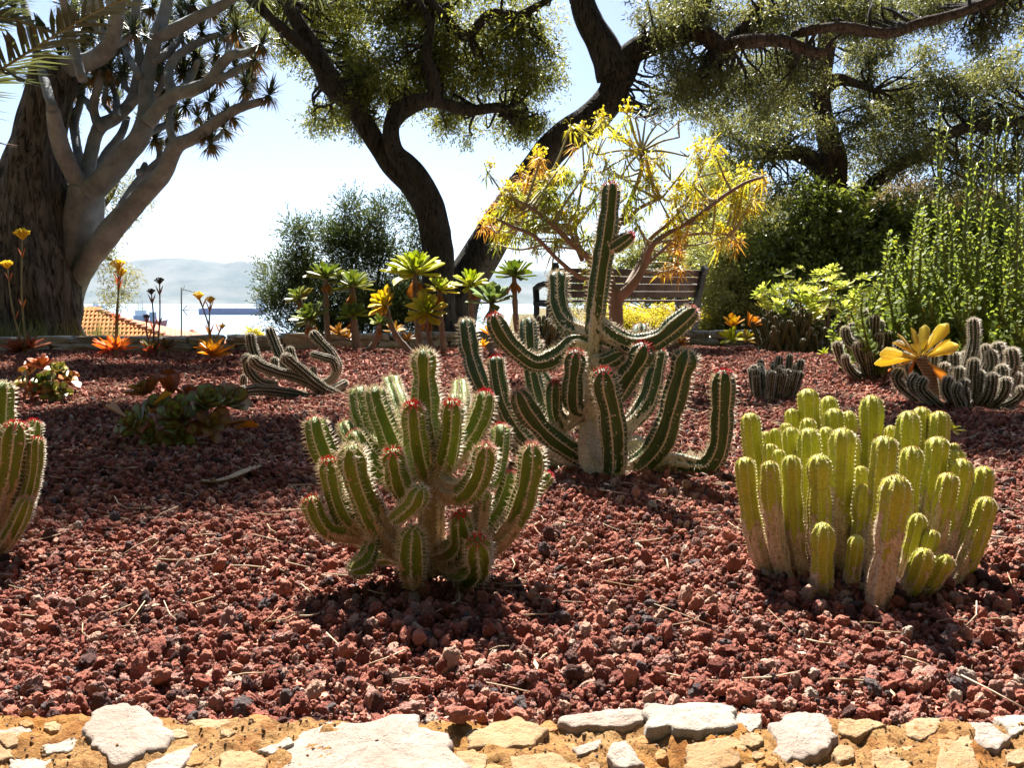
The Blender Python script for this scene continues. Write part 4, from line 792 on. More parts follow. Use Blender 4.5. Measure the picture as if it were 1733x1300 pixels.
def limb(parent, pts, Y, mat, name='limb', rads=None, dY=None, seg=14, lump=0.10, n=None, seed=0, flute=0.0):
    P3 = [at(x, y, Y + (dY[i] if dY else 0)) for i, (x, y) in enumerate(pts)]
    rk = [size(r, Y) for r in rads]; n = n or max(12, 7 * len(pts)); P, L = curve(P3, n)
    d = np.concatenate([[0], np.cumsum([(P3[i + 1] - P3[i]).length for i in range(len(P3) - 1)])]); rad = np.interp(np.linspace(0, d[-1], n), d, rk)
    th = np.arange(seg) / seg * 6.283; mod = np.ones((n, seg)); so = seed * 3.7 + R.uniform(0, 50)
    for i in range(n):
        for k in range(seg):
            dd = (math.cos(th[k]) * 1.2 + so, math.sin(th[k]) * 1.2, i / n * L / max(rad.mean(), .02) * 0.22)
            mod[i, k] += lump * 1.5 * noise.fractal(dd, 0.8, 2.0, 3) + flute * abs(math.sin(th[k] * 3.5 + so + i * .05)) * max(0, 1 - i / n * 1.3)
    V, f4, f3 = sweep(P, rad, seg, mod); o = obj(name, mesh_np(name, V, [f3, f4]), mat, parent); return P, rad
def ell(px, py, rx, ry, Y, dY=None):
    c = at(px, py, Y); return (np.array(c), np.array((size(rx, Y), dY if dY else size((rx + ry) / 2, Y) * 0.9, size(ry, Y))))
def leaf_cloud(ells, n, L, Wd, per=7, droop=0.35, clumps=10, cr=0.33, seed=1, spread=0.8, tip=0.0, twig=3.2):
    g = np.random.default_rng(seed); vol = np.array([np.prod(e[1]) ** 0.7 for e in ells]); nt = max(1, n // per)
    cc, cs = [], []
    for e, v in zip(ells, vol / vol.sum()):
        k = max(3, int(clumps)); u = unit(g.normal(size=(k, 3))) * (g.uniform(0.1, 1, (k, 1)) ** 0.4) * (1 - cr * 0.6)
        cc.append(e[0] + u * e[1]); cs.append(np.stack([np.tile(e[1] * cr, (k, 1)) * g.uniform(.6, 1.25, (k, 1)), np.full((k, 3), v / k)], 2))
    cc = np.concatenate(cc); cs = np.concatenate(cs); w = cs[:, 0, 1]; w = w / w.sum()
    idx = g.choice(len(cc), nt, p=w); o = g.normal(size=(nt, 3)); o = o / np.maximum(1, np.linalg.norm(o, axis=1, keepdims=True) / 1.7)
    p = cc[idx] + o * cs[idx, :, 0] * 0.75
    d = unit(o * 0.6 + g.normal(size=(nt, 3)) * 0.6 + np.array([0, 0, -droop * 2.0]))
    tone0 = g.uniform(0, 1, len(cc))[idx]
    s = np.tile(np.arange(per), nt) / per; pr = np.repeat(p, per, 0); dr = np.repeat(d, per, 0); m = len(pr)
    base = pr + dr * (s * L * twig)[:, None] + g.normal(0, L * .12, (m, 3))
    side = unit(np.cross(dr, g.normal(size=(m, 3)))); ld = unit(dr * (0.55 + tip) + side * spread + np.array([0, 0, -droop * 0.5])); ll = L * g.uniform(.65, 1.25, m)
    wv = unit(np.cross(ld, g.normal(size=(m, 3)))) * (Wd * .5 * g.uniform(.8, 1.2, m))[:, None]
    V = np.stack([base, base + ld * (ll * .45)[:, None] + wv, base + ld * ll[:, None], base + ld * (ll * .45)[:, None] - wv], 1).reshape(-1, 3)
    F = np.arange(m * 4).reshape(-1, 4); tone = np.clip(np.repeat(tone0 * .7, per) + g.uniform(-.15, .45, m), 0, 1)
    return V, F, np.repeat(tone, 4), cc
def crown(parent, ells, n, L, Wd, mat, name='crown', **kw):
    V, F, T, cc = leaf_cloud(ells, n, L, Wd, **kw); o = obj(name, mesh_np(name, V, F, {'tone': T}, smooth=False), mat, parent); return cc
def twigs(parent, cc, limbs, mat, r=0.012, name='twigs', maxd=3.0, every=1):
    allp = np.concatenate(limbs); mb = MB(); g = np.random.default_rng(5)
    for c in cc[::every]:
        dd = np.linalg.norm(allp - c, axis=1) + np.where(allp[:, 2] > c[2] + 0.6, 0.5, 0); j = int(np.argmin(dd))
        if dd[j] > maxd or dd[j] < 0.05: continue
        a = allp[j]; m1 = a * .6 + c * .4 + g.normal(0, .10, 3); m2 = a * .25 + c * .75 + g.normal(0, .10, 3)
        P, _ = curve([a, m1, m2, c], 9); mb.tube(P, np.linspace(r * 2.0, r * .5, 9), 5)
    if mb.n: mb.build(name, mat, parent, kind='stuff')

M_OLIVE = leaf_mat('olive_leaf', (0.036, 0.050, 0.018), (0.095, 0.112, 0.040), (0.17, 0.19, 0.03), (0.46, 0.45, 0.06), 0.46, 0.45, 0.35)
M_OLIVED = leaf_mat('dark_olive_leaf', (0.030, 0.040, 0.020), (0.080, 0.092, 0.044), (0.11, 0.12, 0.035), (0.33, 0.32, 0.08), 0.42, 0.45, 0.35)
M_DARKSH = leaf_mat('dark_shrub_leaf', (0.024, 0.038, 0.020), (0.062, 0.086, 0.034), (0.06, 0.09, 0.025), (0.17, 0.21, 0.05), 0.30, 0.5, 0.3)
M_SILVER = leaf_mat('silver_shrub_leaf', (0.10, 0.115, 0.045), (0.21, 0.22, 0.095), (0.24, 0.26, 0.05), (0.42, 0.42, 0.10), 0.42, 0.5, 0.3)
M_MIDG = leaf_mat('mid_green_leaf', (0.034, 0.054, 0.014), (0.09, 0.12, 0.026), (0.13, 0.18, 0.02), (0.34, 0.38, 0.04), 0.40, 0.4, 0.4)
M_GOLD = leaf_mat('golden_shrub_leaf', (0.32, 0.30, 0.03), (0.55, 0.42, 0.03), (0.60, 0.55, 0.04), (0.85, 0.65, 0.04), 0.45, 0.6, 0.2)
M_PALE = leaf_mat('pale_tree_leaf', (0.10, 0.10, 0.05), (0.20, 0.18, 0.09), (0.22, 0.21, 0.06), (0.40, 0.36, 0.11), 0.4, 0.5, 0.3)

def shade_ell(px, py, r, h, ry=None):     # part of a crown that stands between the sun and that patch of ground
    g = on_ground(px, py); c = g + SUN * (h / SUN.z); return (np.array(c), np.array((r, (ry or r), r * .6)))

# olive tree A: two twisted stems, left of centre
T1 = thing('olive_tree', 'olive tree with two twisting dark stems before the sky, left of the leaning trunk', 'tree', wbase(at(742, 560, 10.3), -0.05)); Y1 = 10.3; LB = []
LB.append(limb(T1, [(745,600),(742,520),(742,440),(730,370),(705,320),(665,282),(632,235),(598,180),(562,140),(535,85),(500,30),(470,-30),(420,-140)], Y1, M_OLIVEBARK, 'trunk', [34,29,26,24,22,18,17,17,20,14,12,10,7])[0])
LB.append(limb(T1, [(744,470),(738,390),(728,340),(700,292),(668,255),(664,212),(680,186),(715,170),(742,172),(790,186),(850,183),(868,205)], Y1, M_OLIVEBARK, 'limb', [24,24,21,18,15,14,15,12,10,9,8,5], dY=[0,0,-.1,-.15,-.15,-.1,0,0,.1,.2,.3,.3])[0])
LB.append(limb(T1, [(735,172),(732,130),(722,90),(728,40),(700,-20),(690,-120)], Y1, M_OLIVEBARK, 'limb', [12,11,8,6,5,4])[0])
LB.append(limb(T1, [(556,135),(520,85),(480,50),(440,12),(400,-30),(340,-110)], Y1, M_OLIVEBARK, 'limb', [13,11,9,8,7,4], dY=[0,-.1,-.2,-.3,-.5,-.8])[0])
LB.append(limb(T1, [(720,-10),(760,35),(790,60),(830,22),(870,28),(905,12),(940,-10)], Y1, M_OLIVEBARK, 'limb', [6,7,9,7,7,6,5], dY=[.2,.2,.2,.2,.3,.3,.3])[0])
e1 = [ell(*a, Y1 + R.uniform(.25, 1.2), .55) for a in [(560,60,95,80),(585,150,75,55),(690,60,110,80),(705,130,70,60),(775,195,38,48),(820,80,105,85),(880,165,72,62),(905,80,62,75),(800,10,150,50),(650,0,160,55),(520,20,80,50),(622,192,45,35),(640,120,70,60),(760,120,80,60),(870,205,45,32),(455,10,70,35),(545,195,40,25)]]
cc1 = crown(T1, e1, 100000, 0.066, 0.017, M_OLIVE, seed=11, clumps=12, cr=.26)
twigs(T1, cc1, LB, M_OLIVEBARK)
up1 = [shade_ell(225, 810, 0.55, 8.3, .4), shade_ell(60, 740, 0.55, 8.0, .5), shade_ell(430, 760, 0.42, 8.2, .4), shade_ell(120, 640, 0.8, 7.4, .7)]
crown(T1, up1, 27000, 0.11, 0.036, M_OLIVE, name='upper_crown', seed=12, clumps=9)
# olive tree B: the big leaning trunk with a fork
T2 = thing('olive_tree', 'big leaning olive tree, its bent trunk forking above the yellow shrub', 'tree', wbase(at(775, 560, 10.8), -0.05)); Y2 = 10.8; LB = []
LB.append(limb(T2, [(755,600),(778,500),(818,425),(862,352),(905,285),(945,240),(998,206),(1036,160),(1046,110)], Y2, M_OLIVEBARK, 'trunk', [42,34,30,28,27,27,28,25,28], seg=18)[0])
LB.append(limb(T2, [(1040,125),(1022,80),(1000,40),(985,0),(970,-60),(940,-160)], Y2, M_OLIVEBARK, 'limb', [30,25,22,20,18,12], seg=16)[0])
LB.append(limb(T2, [(1046,125),(1072,88),(1110,70),(1160,52),(1182,22),(1200,-30),(1240,-120)], Y2, M_OLIVEBARK, 'limb', [30,21,19,18,14,12,8], dY=[0,0,-.1,-.2,-.3,-.3,-.3], seg=16)[0])
LB.append(limb(T2, [(1150,54),(1190,58),(1225,78),(1262,70),(1320,68),(1365,84),(1395,88),(1408,70)], Y2, M_RUSTBARK, 'limb', [14,13,13,11,9,8,6,3], dY=[-.2,-.3,-.4,-.6,-.8,-.9,-1,-1])[0])
LB.append(limb(T2, [(1232,76),(1262,40),(1290,0),(1320,-60)], Y2, M_OLIVEBARK, 'limb', [11,9,7,5], dY=[-.4,-.4,-.3,-.3])[0])
LB.append(limb(T2, [(1350,55),(1420,45),(1500,56),(1560,38),(1620,22),(1690,-5),(1760,-30)], Y2, M_RUSTBARK, 'limb', [7,8,8,8,7,6,5], dY=[-.8]*7)[0])
e2 = [ell(*a, Y2 + R.uniform(-.5, .6)) for a in [(1125,30,75,60),(1140,130,62,62),(1190,30,80,60),(1215,130,80,65),(1270,150,80,70),(1180,185,45,28),(1290,40,100,60),(1390,30,110,60),(1500,20,120,45),(1610,10,100,35),(1700,20,70,45),(1110,180,30,22),(1660,60,40,30),(1340,120,70,50)]]
cc2 = crown(T2, e2, 66000, 0.066, 0.016, M_OLIVED, seed=21, clumps=13, cr=.23); twigs(T2, cc2, LB, M_OLIVEBARK)
up2 = [ell(*a, Y2 + d) for a, d in []]
up2 += [shade_ell(1700, 738, 0.32, 7.8, .3), shade_ell(1120, 600, 0.55, 6.8, .5)]
crown(T2, up2, 14000, 0.11, 0.034, M_OLIVED, name='upper_crown', seed=22, clumps=9)
# olive tree C: upright behind the shrubs
T3 = thing('olive_tree', 'upright olive tree behind the shrubs with a thick reddish trunk and two side limbs', 'tree', wbase(at(1415, 540, 13), -0.05)); Y3 = 13.0; LB = []
LB.append(limb(T3, [(1418,560),(1414,430),(1410,330),(1408,260),(1395,205),(1388,150),(1398,90),(1402,30),(1410,-60),(1420,-160)], Y3, M_RUSTBARK, 'trunk', [30,26,24,19,16,16,14,13,10,6], seg=16)[0])
LB.append(limb(T3, [(1405,330),(1390,290),(1365,264),(1330,258),(1298,264)], Y3, M_OLIVEBARK, 'limb', [18,15,13,11,9], dY=[0,0,-.1,-.2,-.3])[0])
LB.append(limb(T3, [(1415,350),(1450,338),(1485,305),(1520,280),(1570,255),(1592,232),(1640,215),(1700,210),(1760,190)], Y3, M_OLIVEBARK, 'limb', [12,13,12,10,10,10,8,7,5], dY=[0,-.1,-.2,-.3,-.4,-.4,-.5,-.6,-.6])[0])
LB.append(limb(T3, [(1395,150),(1415,135),(1440,138),(1480,152)], Y3, M_OLIVEBARK, 'limb', [13,10,7,4])[0])
e3 = [ell(*a, Y3 + R.uniform(-.9, .9)) for a in [(1310,200,70,62),(1255,260,55,55),(1350,155,60,60),(1340,230,55,45),(1455,110,80,60),(1500,190,75,70),(1570,140,80,70),(1640,150,80,60),(1680,230,70,70),(1590,215,80,65),(1450,215,50,45),(1290,330,60,45),(1340,310,45,35),(1470,270,55,40),(1700,120,60,45),(1620,290,75,45),(1700,320,60,50),(1225,210,40,40),(1540,270,60,40),(1350,90,70,45)]]
cc3 = crown(T3, e3, 82000, 0.07, 0.020, M_OLIVED, seed=31, clumps=13, cr=.23); twigs(T3, cc3, LB, M_OLIVEBARK, every=2)
up3 = [ell(*a, Y3 + d) for a, d in [((1400,-60,240,90),0),((1650,-40,190,90),.3),((1500,-220,260,110),0),((1780,150,100,160),0)]]
crown(T3, up3[3:], 6000, 0.09, 0.026, M_OLIVED, name='upper_crown', seed=32, clumps=10)
# thin pale tree beyond the forked trunk
T4 = thing('pale_tree', 'thin pale olive tree hanging over the tiled roof beyond the grey trunk', 'tree', wbase(at(160, 560, 15), ground_z(-7, 15)))
l4 = [limb(T4, [(95,640),(98,560),(104,480),(120,420),(150,375),(185,335),(205,290)], 15.0, M_BROWNBARK, 'trunk', [8,7,7,6,5,4,3])[0], limb(T4, [(118,425),(150,428),(190,440)], 15.0, M_BROWNBARK, 'limb', [4,3,2])[0]]
cc4 = crown(T4, [ell(*a, 15.0) for a in [(212,340,34,45),(222,310,28,40),(190,400,24,40),(205,480,36,38),(185,505,24,18),(190,440,22,25),(130,300,60,60),(60,330,60,60),(20,500,30,60)]], 15000, 0.075, 0.016, M_PALE, seed=41, clumps=8)

def shrub(name, label, base, Y, ells, n, L, Wd, mat, cat='shrub', stems=6, group=None, **kw):
    b = wbase(at(*base, Y), 0); b.z = ground_z(b.x, b.y); o = thing(name, label, cat, b, group); mb = MB()
    cc = crown(o, [ell(*a, Y + d) for *a, d in ells], n, L, Wd, mat, name='foliage', **kw)
    for c in cc[::max(1, len(cc) // (stems * 3))]:
        P, _ = curve([np.array(b) + np.array((R.uniform(-.1, .1), R.uniform(-.1, .1), 0)), np.array(b) * .45 + c * .55 + np.array((0, 0, -.1)), c], 10); mb.tube(P, np.linspace(0.02, 0.006, 10), 5)
    mb.build('stems', M_OLIVEBARK, o); return o
shrub('dark_shrub', 'dark feathery evergreen shrub between the bay and the olive trunks', (620, 600), 11.4, [(620,420,70,62,0),(560,450,75,60,.2),(500,480,45,55,0),(540,530,75,55,-.2),(650,500,110,75,0),(705,450,45,65,.3),(600,370,28,38,0),(650,380,35,45,.1),(700,370,25,32,.2),(475,520,30,40,-.1),(460,515,25,18,-.1),(700,540,100,50,0),(500,405,22,35,0),(590,560,90,30,-.2)], 88000, 0.052, 0.017, M_DARKSH, droop=-0.25, per=9, spread=0.7, tip=.5, clumps=9, cr=.3, seed=51, twig=5.0)
shrub('silver_shrub', 'pale silvery-green shrub right of the bench', (1240, 570), 12.2, [(1235,440,62,90,0),(1230,520,65,45,-.2),(1270,470,40,80,.2),(1290,540,30,30,0)], 34000, 0.07, 0.022, M_SILVER, seed=52, per=8)
shrub('grey_shrub', 'tall hazy grey-green shrub behind the yellow flowering bush', (1200, 560), 14.5, [(1190,350,60,60,0),(1230,340,50,60,.3),(1140,420,60,60,0),(1180,440,70,70,0),(1260,380,50,50,0),(1080,480,60,40,0),(1010,490,50,45,.2),(1090,430,50,40,.4)], 36000, 0.085, 0.028, M_SILVER, seed=53, per=8)
shrub('green_shrub', 'dark glossy shrub at the foot of the upright olive tree', (1400, 560), 11.3, [(1400,370,60,55,0),(1360,420,55,55,.1),(1440,420,60,55,0),(1420,460,70,50,-.2),(1320,440,40,60,.2),(1470,370,45,45,.3)], 32000, 0.085, 0.032, M_MIDG, seed=54, per=7)
shrub('green_shrub', 'dark shrub behind the tall leafy stalks', (1560, 560), 11.8, [(1540,400,70,70,0),(1500,460,60,60,-.1),(1620,420,80,80,.2),(1700,430,70,80,0),(1600,500,120,60,0),(1720,500,70,70,0)], 36000, 0.09, 0.034, M_MIDG, seed=55, per=7)
shrub('brown_shrub', 'brownish half-dry shrub under the right limb of the upright olive tree', (1530, 500), 14.2, [(1540,330,60,45,0),(1600,340,60,50,.2),(1500,350,40,40,0),(1660,350,60,50,0)], 14000, 0.06, 0.02, leaf_mat('dry_shrub_leaf', (0.075, 0.055, 0.030), (0.15, 0.11, 0.05), (0.18, 0.12, 0.04), (0.34, 0.25, 0.07), .4), seed=56)
shrub('far_shrub', 'olive-yellow hedge far behind the upright olive tree', (1330, 540), 18, [(1290,400,60,50,0),(1340,370,50,45,0),(1450,340,60,40,.4),(1380,330,50,30,.2),(1600,380,120,60,0),(1720,390,60,60,0),(1500,420,100,60,0),(1230,300,40,40,0)], 36000, 0.11, 0.04, M_SILVER, seed=57)
shrub('golden_shrub', 'low shrub bright with yellow flowers seen through and under the bench', (1090, 575), 12.6, [(1080,530,60,32,0),(1010,540,50,28,0),(1140,535,50,30,0),(1210,535,26,32,-.2),(1170,545,40,24,0)], 15000, 0.035, 0.02, M_GOLD, seed=58, spread=1.0)
shrub('golden_shrub', 'small yellow-flowered bush on the terrace edge above the grey sprawling cactus', (430, 585), 9.0, [(432,570,22,14,0),(412,578,25,10,0)], 2600, 0.03, 0.016, M_GOLD, seed=59)

# ------------------------------------------------------------------ dragon tree
zT = zoomer(0, 0, 3.25); YD = 9.2
t = NT('dragon_bark'); n1 = t.noise(5, 6, 0.6); n2 = t.noise(26, 8, 0.7, t.stretch(1, 1, 0.5)); w = t.n('TexWave', wave_type='BANDS', bands_direction='Z'); w.inputs['Scale'].default_value = 7; w.inputs['Distortion'].default_value = 7; w.inputs['Detail'].default_value = 3; t.l(t.coord(), w.inputs['Vector'])
c = t.mix(t.ramp(n1, [(0.35, 0.0), (0.65, 1.0)]), (0.135, 0.148, 0.17), (0.245, 0.265, 0.295)); c = t.mix(t.ramp(n2, [(0.3, 0.6), (0.45, 0.0)]), c, (0.10, 0.085, 0.075))
M_DRAGON = t.done(t.bsdf(c, 0.8, 0.2, t.bump(t.math('ADD', n2, t.math('MULTIPLY', w.outputs['Fac'], 0.12)), 0.45, 0.02)))
M_SWORD = leaf_mat('sword_leaf', (0.035, 0.050, 0.028), (0.085, 0.098, 0.045), (0.07, 0.09, 0.03), (0.20, 0.21, 0.06), 0.3, 0.4, 0.4)
M_DEADSW = leaf_mat('dead_sword_leaf', (0.16, 0.09, 0.04), (0.28, 0.16, 0.07), (0.2, 0.1, 0.03), (0.34, 0.19, 0.06), 0.3, 0.7, 0.2)
DT = thing('dragon_tree', 'huge grey dragon tree with a fissured brown trunk and spiky leaf tufts', 'tree', wbase(at(75, 585, YD), -0.05))
def zl(pts, rads, dY=None, mat=None, name='limb', **kw): return limb(DT, [zT(x, y) for x, y in pts], YD, mat or M_DRAGON, name, [r / 3.25 * (.74 if name == 'limb' else 1) for r in rads], dY, **kw)[0]
limb(DT, [(72,640),(68,560),(58,480),(48,400),(52,320),(66,240),(84,160),(98,110)], YD, M_BROWNBARK, 'trunk', [84,72,66,58,50,42,36,34], dY=[-.35,-.35,-.35,-.3,-.25,-.15,-.1,0], seg=56, lump=0.18, n=90, flute=-0.30)
limb(DT, [(-40,640),(-30,540),(-40,420),(-60,300),(-80,180),(-90,0)], YD, M_BROWNBARK, 'trunk', [50,44,42,36,30,24], dY=[.6]*6, seg=20, lump=0.14)
DL = []; tuft_spots = []
DL.append(zl([(330,1860),(345,1640),(395,1450),(435,1300),(465,1150),(480,1010)], [90,95,105,105,98,80], [.1,.1,.05,0,-.1,-.2], name='trunk', seg=28, n=50))
DL.append(zl([(320,1700),(440,1500),(560,1330),(680,1190),(800,1060),(900,950),(965,810),(1060,760),(1150,700),(1220,645),(1310,595),(1440,555)], [80,84,80,74,66,60,52,42,38,34,30,24], [.1,0,-.3,-.35,-.4,-.5,-.6,-.7,-.8,-.8,-.9,-1]))
DL.append(zl([(470,1040),(400,950),(340,820),(305,690),(290,600)], [70,62,56,50,44], [-.2,-.3,-.5,-.6,-.7]))
DL.append(zl([(485,1010),(490,900),(520,760),(560,690),(640,645),(720,560),(755,440),(768,300),(745,180)], [52,48,46,48,44,42,38,32,24], [-.2,-.1,0,.1,.2,.3,.4,.4,.5]))
DL.append(zl([(500,1060),(580,980),(680,860),(770,740),(805,610),(805,480),(830,330),(860,190),(900,80),(930,-40)], [80,76,72,66,56,50,46,44,42,36], [-.25,-.3,-.3,-.3,-.2,-.1,0,0,.1,.1]))
DL.append(zl([(810,680),(880,590),(960,520),(1060,490),(1150,450),(1220,350),(1280,300),(1350,290),(1450,250)], [50,48,46,42,38,34,30,26,20], [-.3,-.3,-.4,-.5,-.6,-.6,-.7,-.8,-.8]))
DL.append(zl([(960,530),(930,450),(930,380),(970,310),(1060,250),(1130,215),(1210,185)], [40,34,32,30,28,26,20], [-.3,-.2,0,.1,.2,.3,.3])); DL.append(zl([(1150,450),(1230,420),(1300,390),(1400,335)], [26,24,22,16], [-.6,-.6,-.5,-.5]))
DL.append(zl([(590,1300),(680,1130),(760,1010),(860,900),(930,840)], [52,44,38,32,24], [0,.1,.2,.3,.3])); DL.append(zl([(970,800),(940,730),(930,640)], [30,26,20], [-.5,-.5,-.4]))
DL.append(zl([(520,940),(600,830),(670,730),(700,640)], [38,34,30,24], [.2,.4,.5,.6])); DL.append(zl([(470,940),(425,820),(410,680),(440,560),(455,440)], [36,32,30,28,24], [.1,.3,.5,.6,.7]))
DL.append(zl([(535,680),(515,580),(545,460),(560,370)], [32,30,28,22], [.1,0,-.1,-.1])); DL.append(zl([(330,380),(430,350),(540,310),(610,230),(640,120),(660,0),(690,-120)], [80,66,58,50,42,36,28], [0,-.2,-.4,-.5,-.6,-.7,-.8]))
DL.append(zl([(600,260),(690,215),(730,190)], [34,26,20], [-.4,-.3,-.3])); DL.append(zl([(880,200),(980,150),(1080,95),(1220,30),(1340,-60)], [44,42,38,34,24], [0,-.1,-.2,-.3,-.4])); DL.append(zl([(740,520),(690,470),(680,400)], [26,22,18], [.3,.4,.5]))
DL.append(zl([(270,1000),(300,940),(330,900)], [36,34,30], [.3,.4,.5])); DL.append(zl([(315,1300),(330,1160),(350,1080)], [40,36,30], [.4,.4,.4])); DL.append(zl([(800,900),(770,960),(760,930)], [20,24,16], [.3,.2,.2]))
for a_, b_, c_, rr_ in [((800,620),(870,500),(900,420),22),((560,700),(480,560),(420,520),22),((770,420),(700,300),(690,230),20),((830,340),(920,290),(1000,200),24),((640,650),(640,540),(600,430),20),((990,520),(1060,400),(1090,330),22),((1100,740),(1180,760),(1230,720),16),((860,960),(880,850),(860,770),20),((600,290),(560,180),(480,90),26),((720,580),(800,500),(860,390),18),((420,900),(330,760),(360,640),24),((1240,340),(1260,250),(1240,190),18),((1320,590),(1380,500),(1370,470),16),((780,740),(880,700),(960,660),22),((450,1000),(360,900),(270,820),26),((660,880),(720,780),(800,700),24)]:
    DL.append(zl([a_, b_, c_], [rr_ * 1.4, rr_ * 1.2, rr_ * .8], [R.uniform(-.3, .4), R.uniform(0, .7), R.uniform(0, .9)])); tuft_spots.append(c_)
DL.append(zl([(930,640),(960,560),(985,480)], [20,18,14], [-.4,-.2,0])); DL.append(zl([(590,470),(570,560),(610,620)], [14,16,14], [.2,.2,.2])); DL.append(zl([(1130,570),(1170,640)], [14,14], [-.6,-.7]))
# limbs that go on above the picture carry the umbrella crown
for a, b, c_ in [((930,-40),(980,-300),(1150,-560)), ((690,-120),(620,-380),(520,-650)), ((1340,-60),(1500,-260),(1650,-420)), ((745,180),(760,-60),(860,-360)), ((290,600),(180,200),(60,-250)), ((690,-120),(820,-330),(900,-620)), ((455,440),(380,150),(300,-250))]:
    DL.append(zl([a, b, c_], [32, 28, 20], [R.uniform(-.8, .3), R.uniform(-1.2, .8), R.uniform(-1.6, 1.2)]))
def sword_tuft(seed, n=70, dead=False):
    g = np.random.default_rng(seed); mb = MB()
    for i in range(n):
        f = i / n; el_ = (lerp(1.45, -0.75, f ** 0.85) if not dead else g.uniform(-1.3, -.5)) + g.normal(0, .12); a = i * 2.39996 + g.normal(0, .1); l = g.uniform(.75, 1.1) * (0.75 if dead else 1)
        d = np.array((math.cos(a) * math.cos(el_), math.sin(a) * math.cos(el_), math.sin(el_))); s = unit(np.cross(d, (0, 0, 1.0)) + 1e-6); w = .034
        m_ = d * l * .55 + np.array((0, 0, .02)); e = d * l + np.array((0, 0, -.10 * l * math.cos(el_)))
        mb.add([-s * w * .8, s * w * .8, m_ + s * w, m_ - s * w, e], f4=[(0, 1, 2, 3)], f3=[(3, 2, 4)], tone=g.uniform(0, 1))
    return mb
TUFTS = [sword_tuft(900 + i).mesh('leaf_tuft', False) for i in range(4)]; DEADT = [sword_tuft(950 + i, 26, True).mesh('dead_leaves', False) for i in range(2)]
for m in TUFTS: m.materials.append(M_SWORD)
for m in DEADT: m.materials.append(M_DEADSW)
def tuft(p, s, ax=(0, 0, 1), dead=True):
    o = bpy.data.objects.new('leaf_tuft', TUFTS[R.randrange(4)]); COL.objects.link(o); attach(o, DT); o.location = p; o.scale = (s,) * 3
    o.rotation_mode = 'QUATERNION'; o.rotation_quaternion = Vector(ax).normalized().to_track_quat('Z', 'Y') @ Euler((0, 0, R.uniform(0, 6.28))).to_quaternion()
    if dead:
        d = bpy.data.objects.new('dead_leaves', DEADT[R.randrange(2)]); COL.objects.link(d); d.parent = o
for x, y, dY in [(1350,480,-.8),(1480,520,-1),(1440,240,-.8),(1400,330,-.5),(1270,640,-.8),(1150,560,-.6),(1130,730,-.7),(1160,790,-.7),(850,760,.3),(600,370,-.1),(590,520,.4),(890,480,.2),(1010,395,.4),(1020,580,.2),(965,665,.4),(700,120,.4),(840,40,.3),(1110,170,.3),(1190,290,-.4),(1070,295,.5),(930,230,.6),(800,190,.6),(455,285,.5),(700,330,.6),
                (370,650,.6),(385,490,.7),(1230,190,.3),(860,380,.6),(500,190,.6),(330,580,.6),(180,420,.8),(730,170,-.3),(680,390,.5),(560,360,-.1),(250,480,.8),(330,300,.8),(640,560,.8),(1300,160,-.2),(1010,100,.4),(560,100,.5),(420,80,.6),(1380,420,.2),(760,60,.5),(1080,420,.6),(940,740,.4),(470,420,.7),(280,800,.9),(1090,640,.4),(820,560,.8),(1200,420,.3),(650,250,.6),(960,330,.6),(520,540,.8),(900,600,.7)] + [(x, y - 15, .5) for x, y in tuft_spots] + [(R.uniform(300, 1400), R.uniform(20, 420), R.uniform(.4, 1.2)) for _ in range(26)]:
    p = at(*zT(x, y), YD + dY); tuft(p, size(R.uniform(105, 135) / 3.25, YD), (R.uniform(-.3, .4), R.uniform(-.4, .1), R.uniform(.5, 1)))
for k in range(70):                        # the rest of the umbrella, above the frame
    x, y = R.uniform(-500, 1750), R.uniform(-760, 40); p = at(*zT(x, y), YD + R.uniform(-2.0, 2.0)); tuft(p, size(R.uniform(100, 140) / 3.25, YD), (R.uniform(-.3, .3), R.uniform(-.3, .3), 1), False)

# ------------------------------------------------------------------ palm whose fronds reach in at the upper corner
PT = thing('palm_tree', 'palm whose long green fronds reach in at the upper left corner', 'palm', (-5.2, 4.9, -0.03))
M_FROND = leaf_mat('palm_leaflet', (0.05, 0.066, 0.03), (0.11, 0.13, 0.06), (0.08, 0.10, 0.03), (0.18, 0.20, 0.06), 0.3, 0.4, 0.4)
M_FRONDDRY = leaf_mat('dry_palm_leaflet', (0.18, 0.16, 0.07), (0.40, 0.24, 0.15), (0.2, 0.18, 0.06), (0.4, 0.25, 0.12), 0.3, 0.6, 0.2)
pc = at(-420, 190, 4.9); P, _ = curve([(-5.2, 4.9, -.03), (-5.25, 4.9, .8), (pc.x, pc.y, pc.z - .1)], 20)
mb = MB(); mb.tube(P, 0.20 * (1 + 0.1 * np.sin(np.arange(20) * 2.4)), 16); mb.build('trunk', M_BROWNBARK, PT)
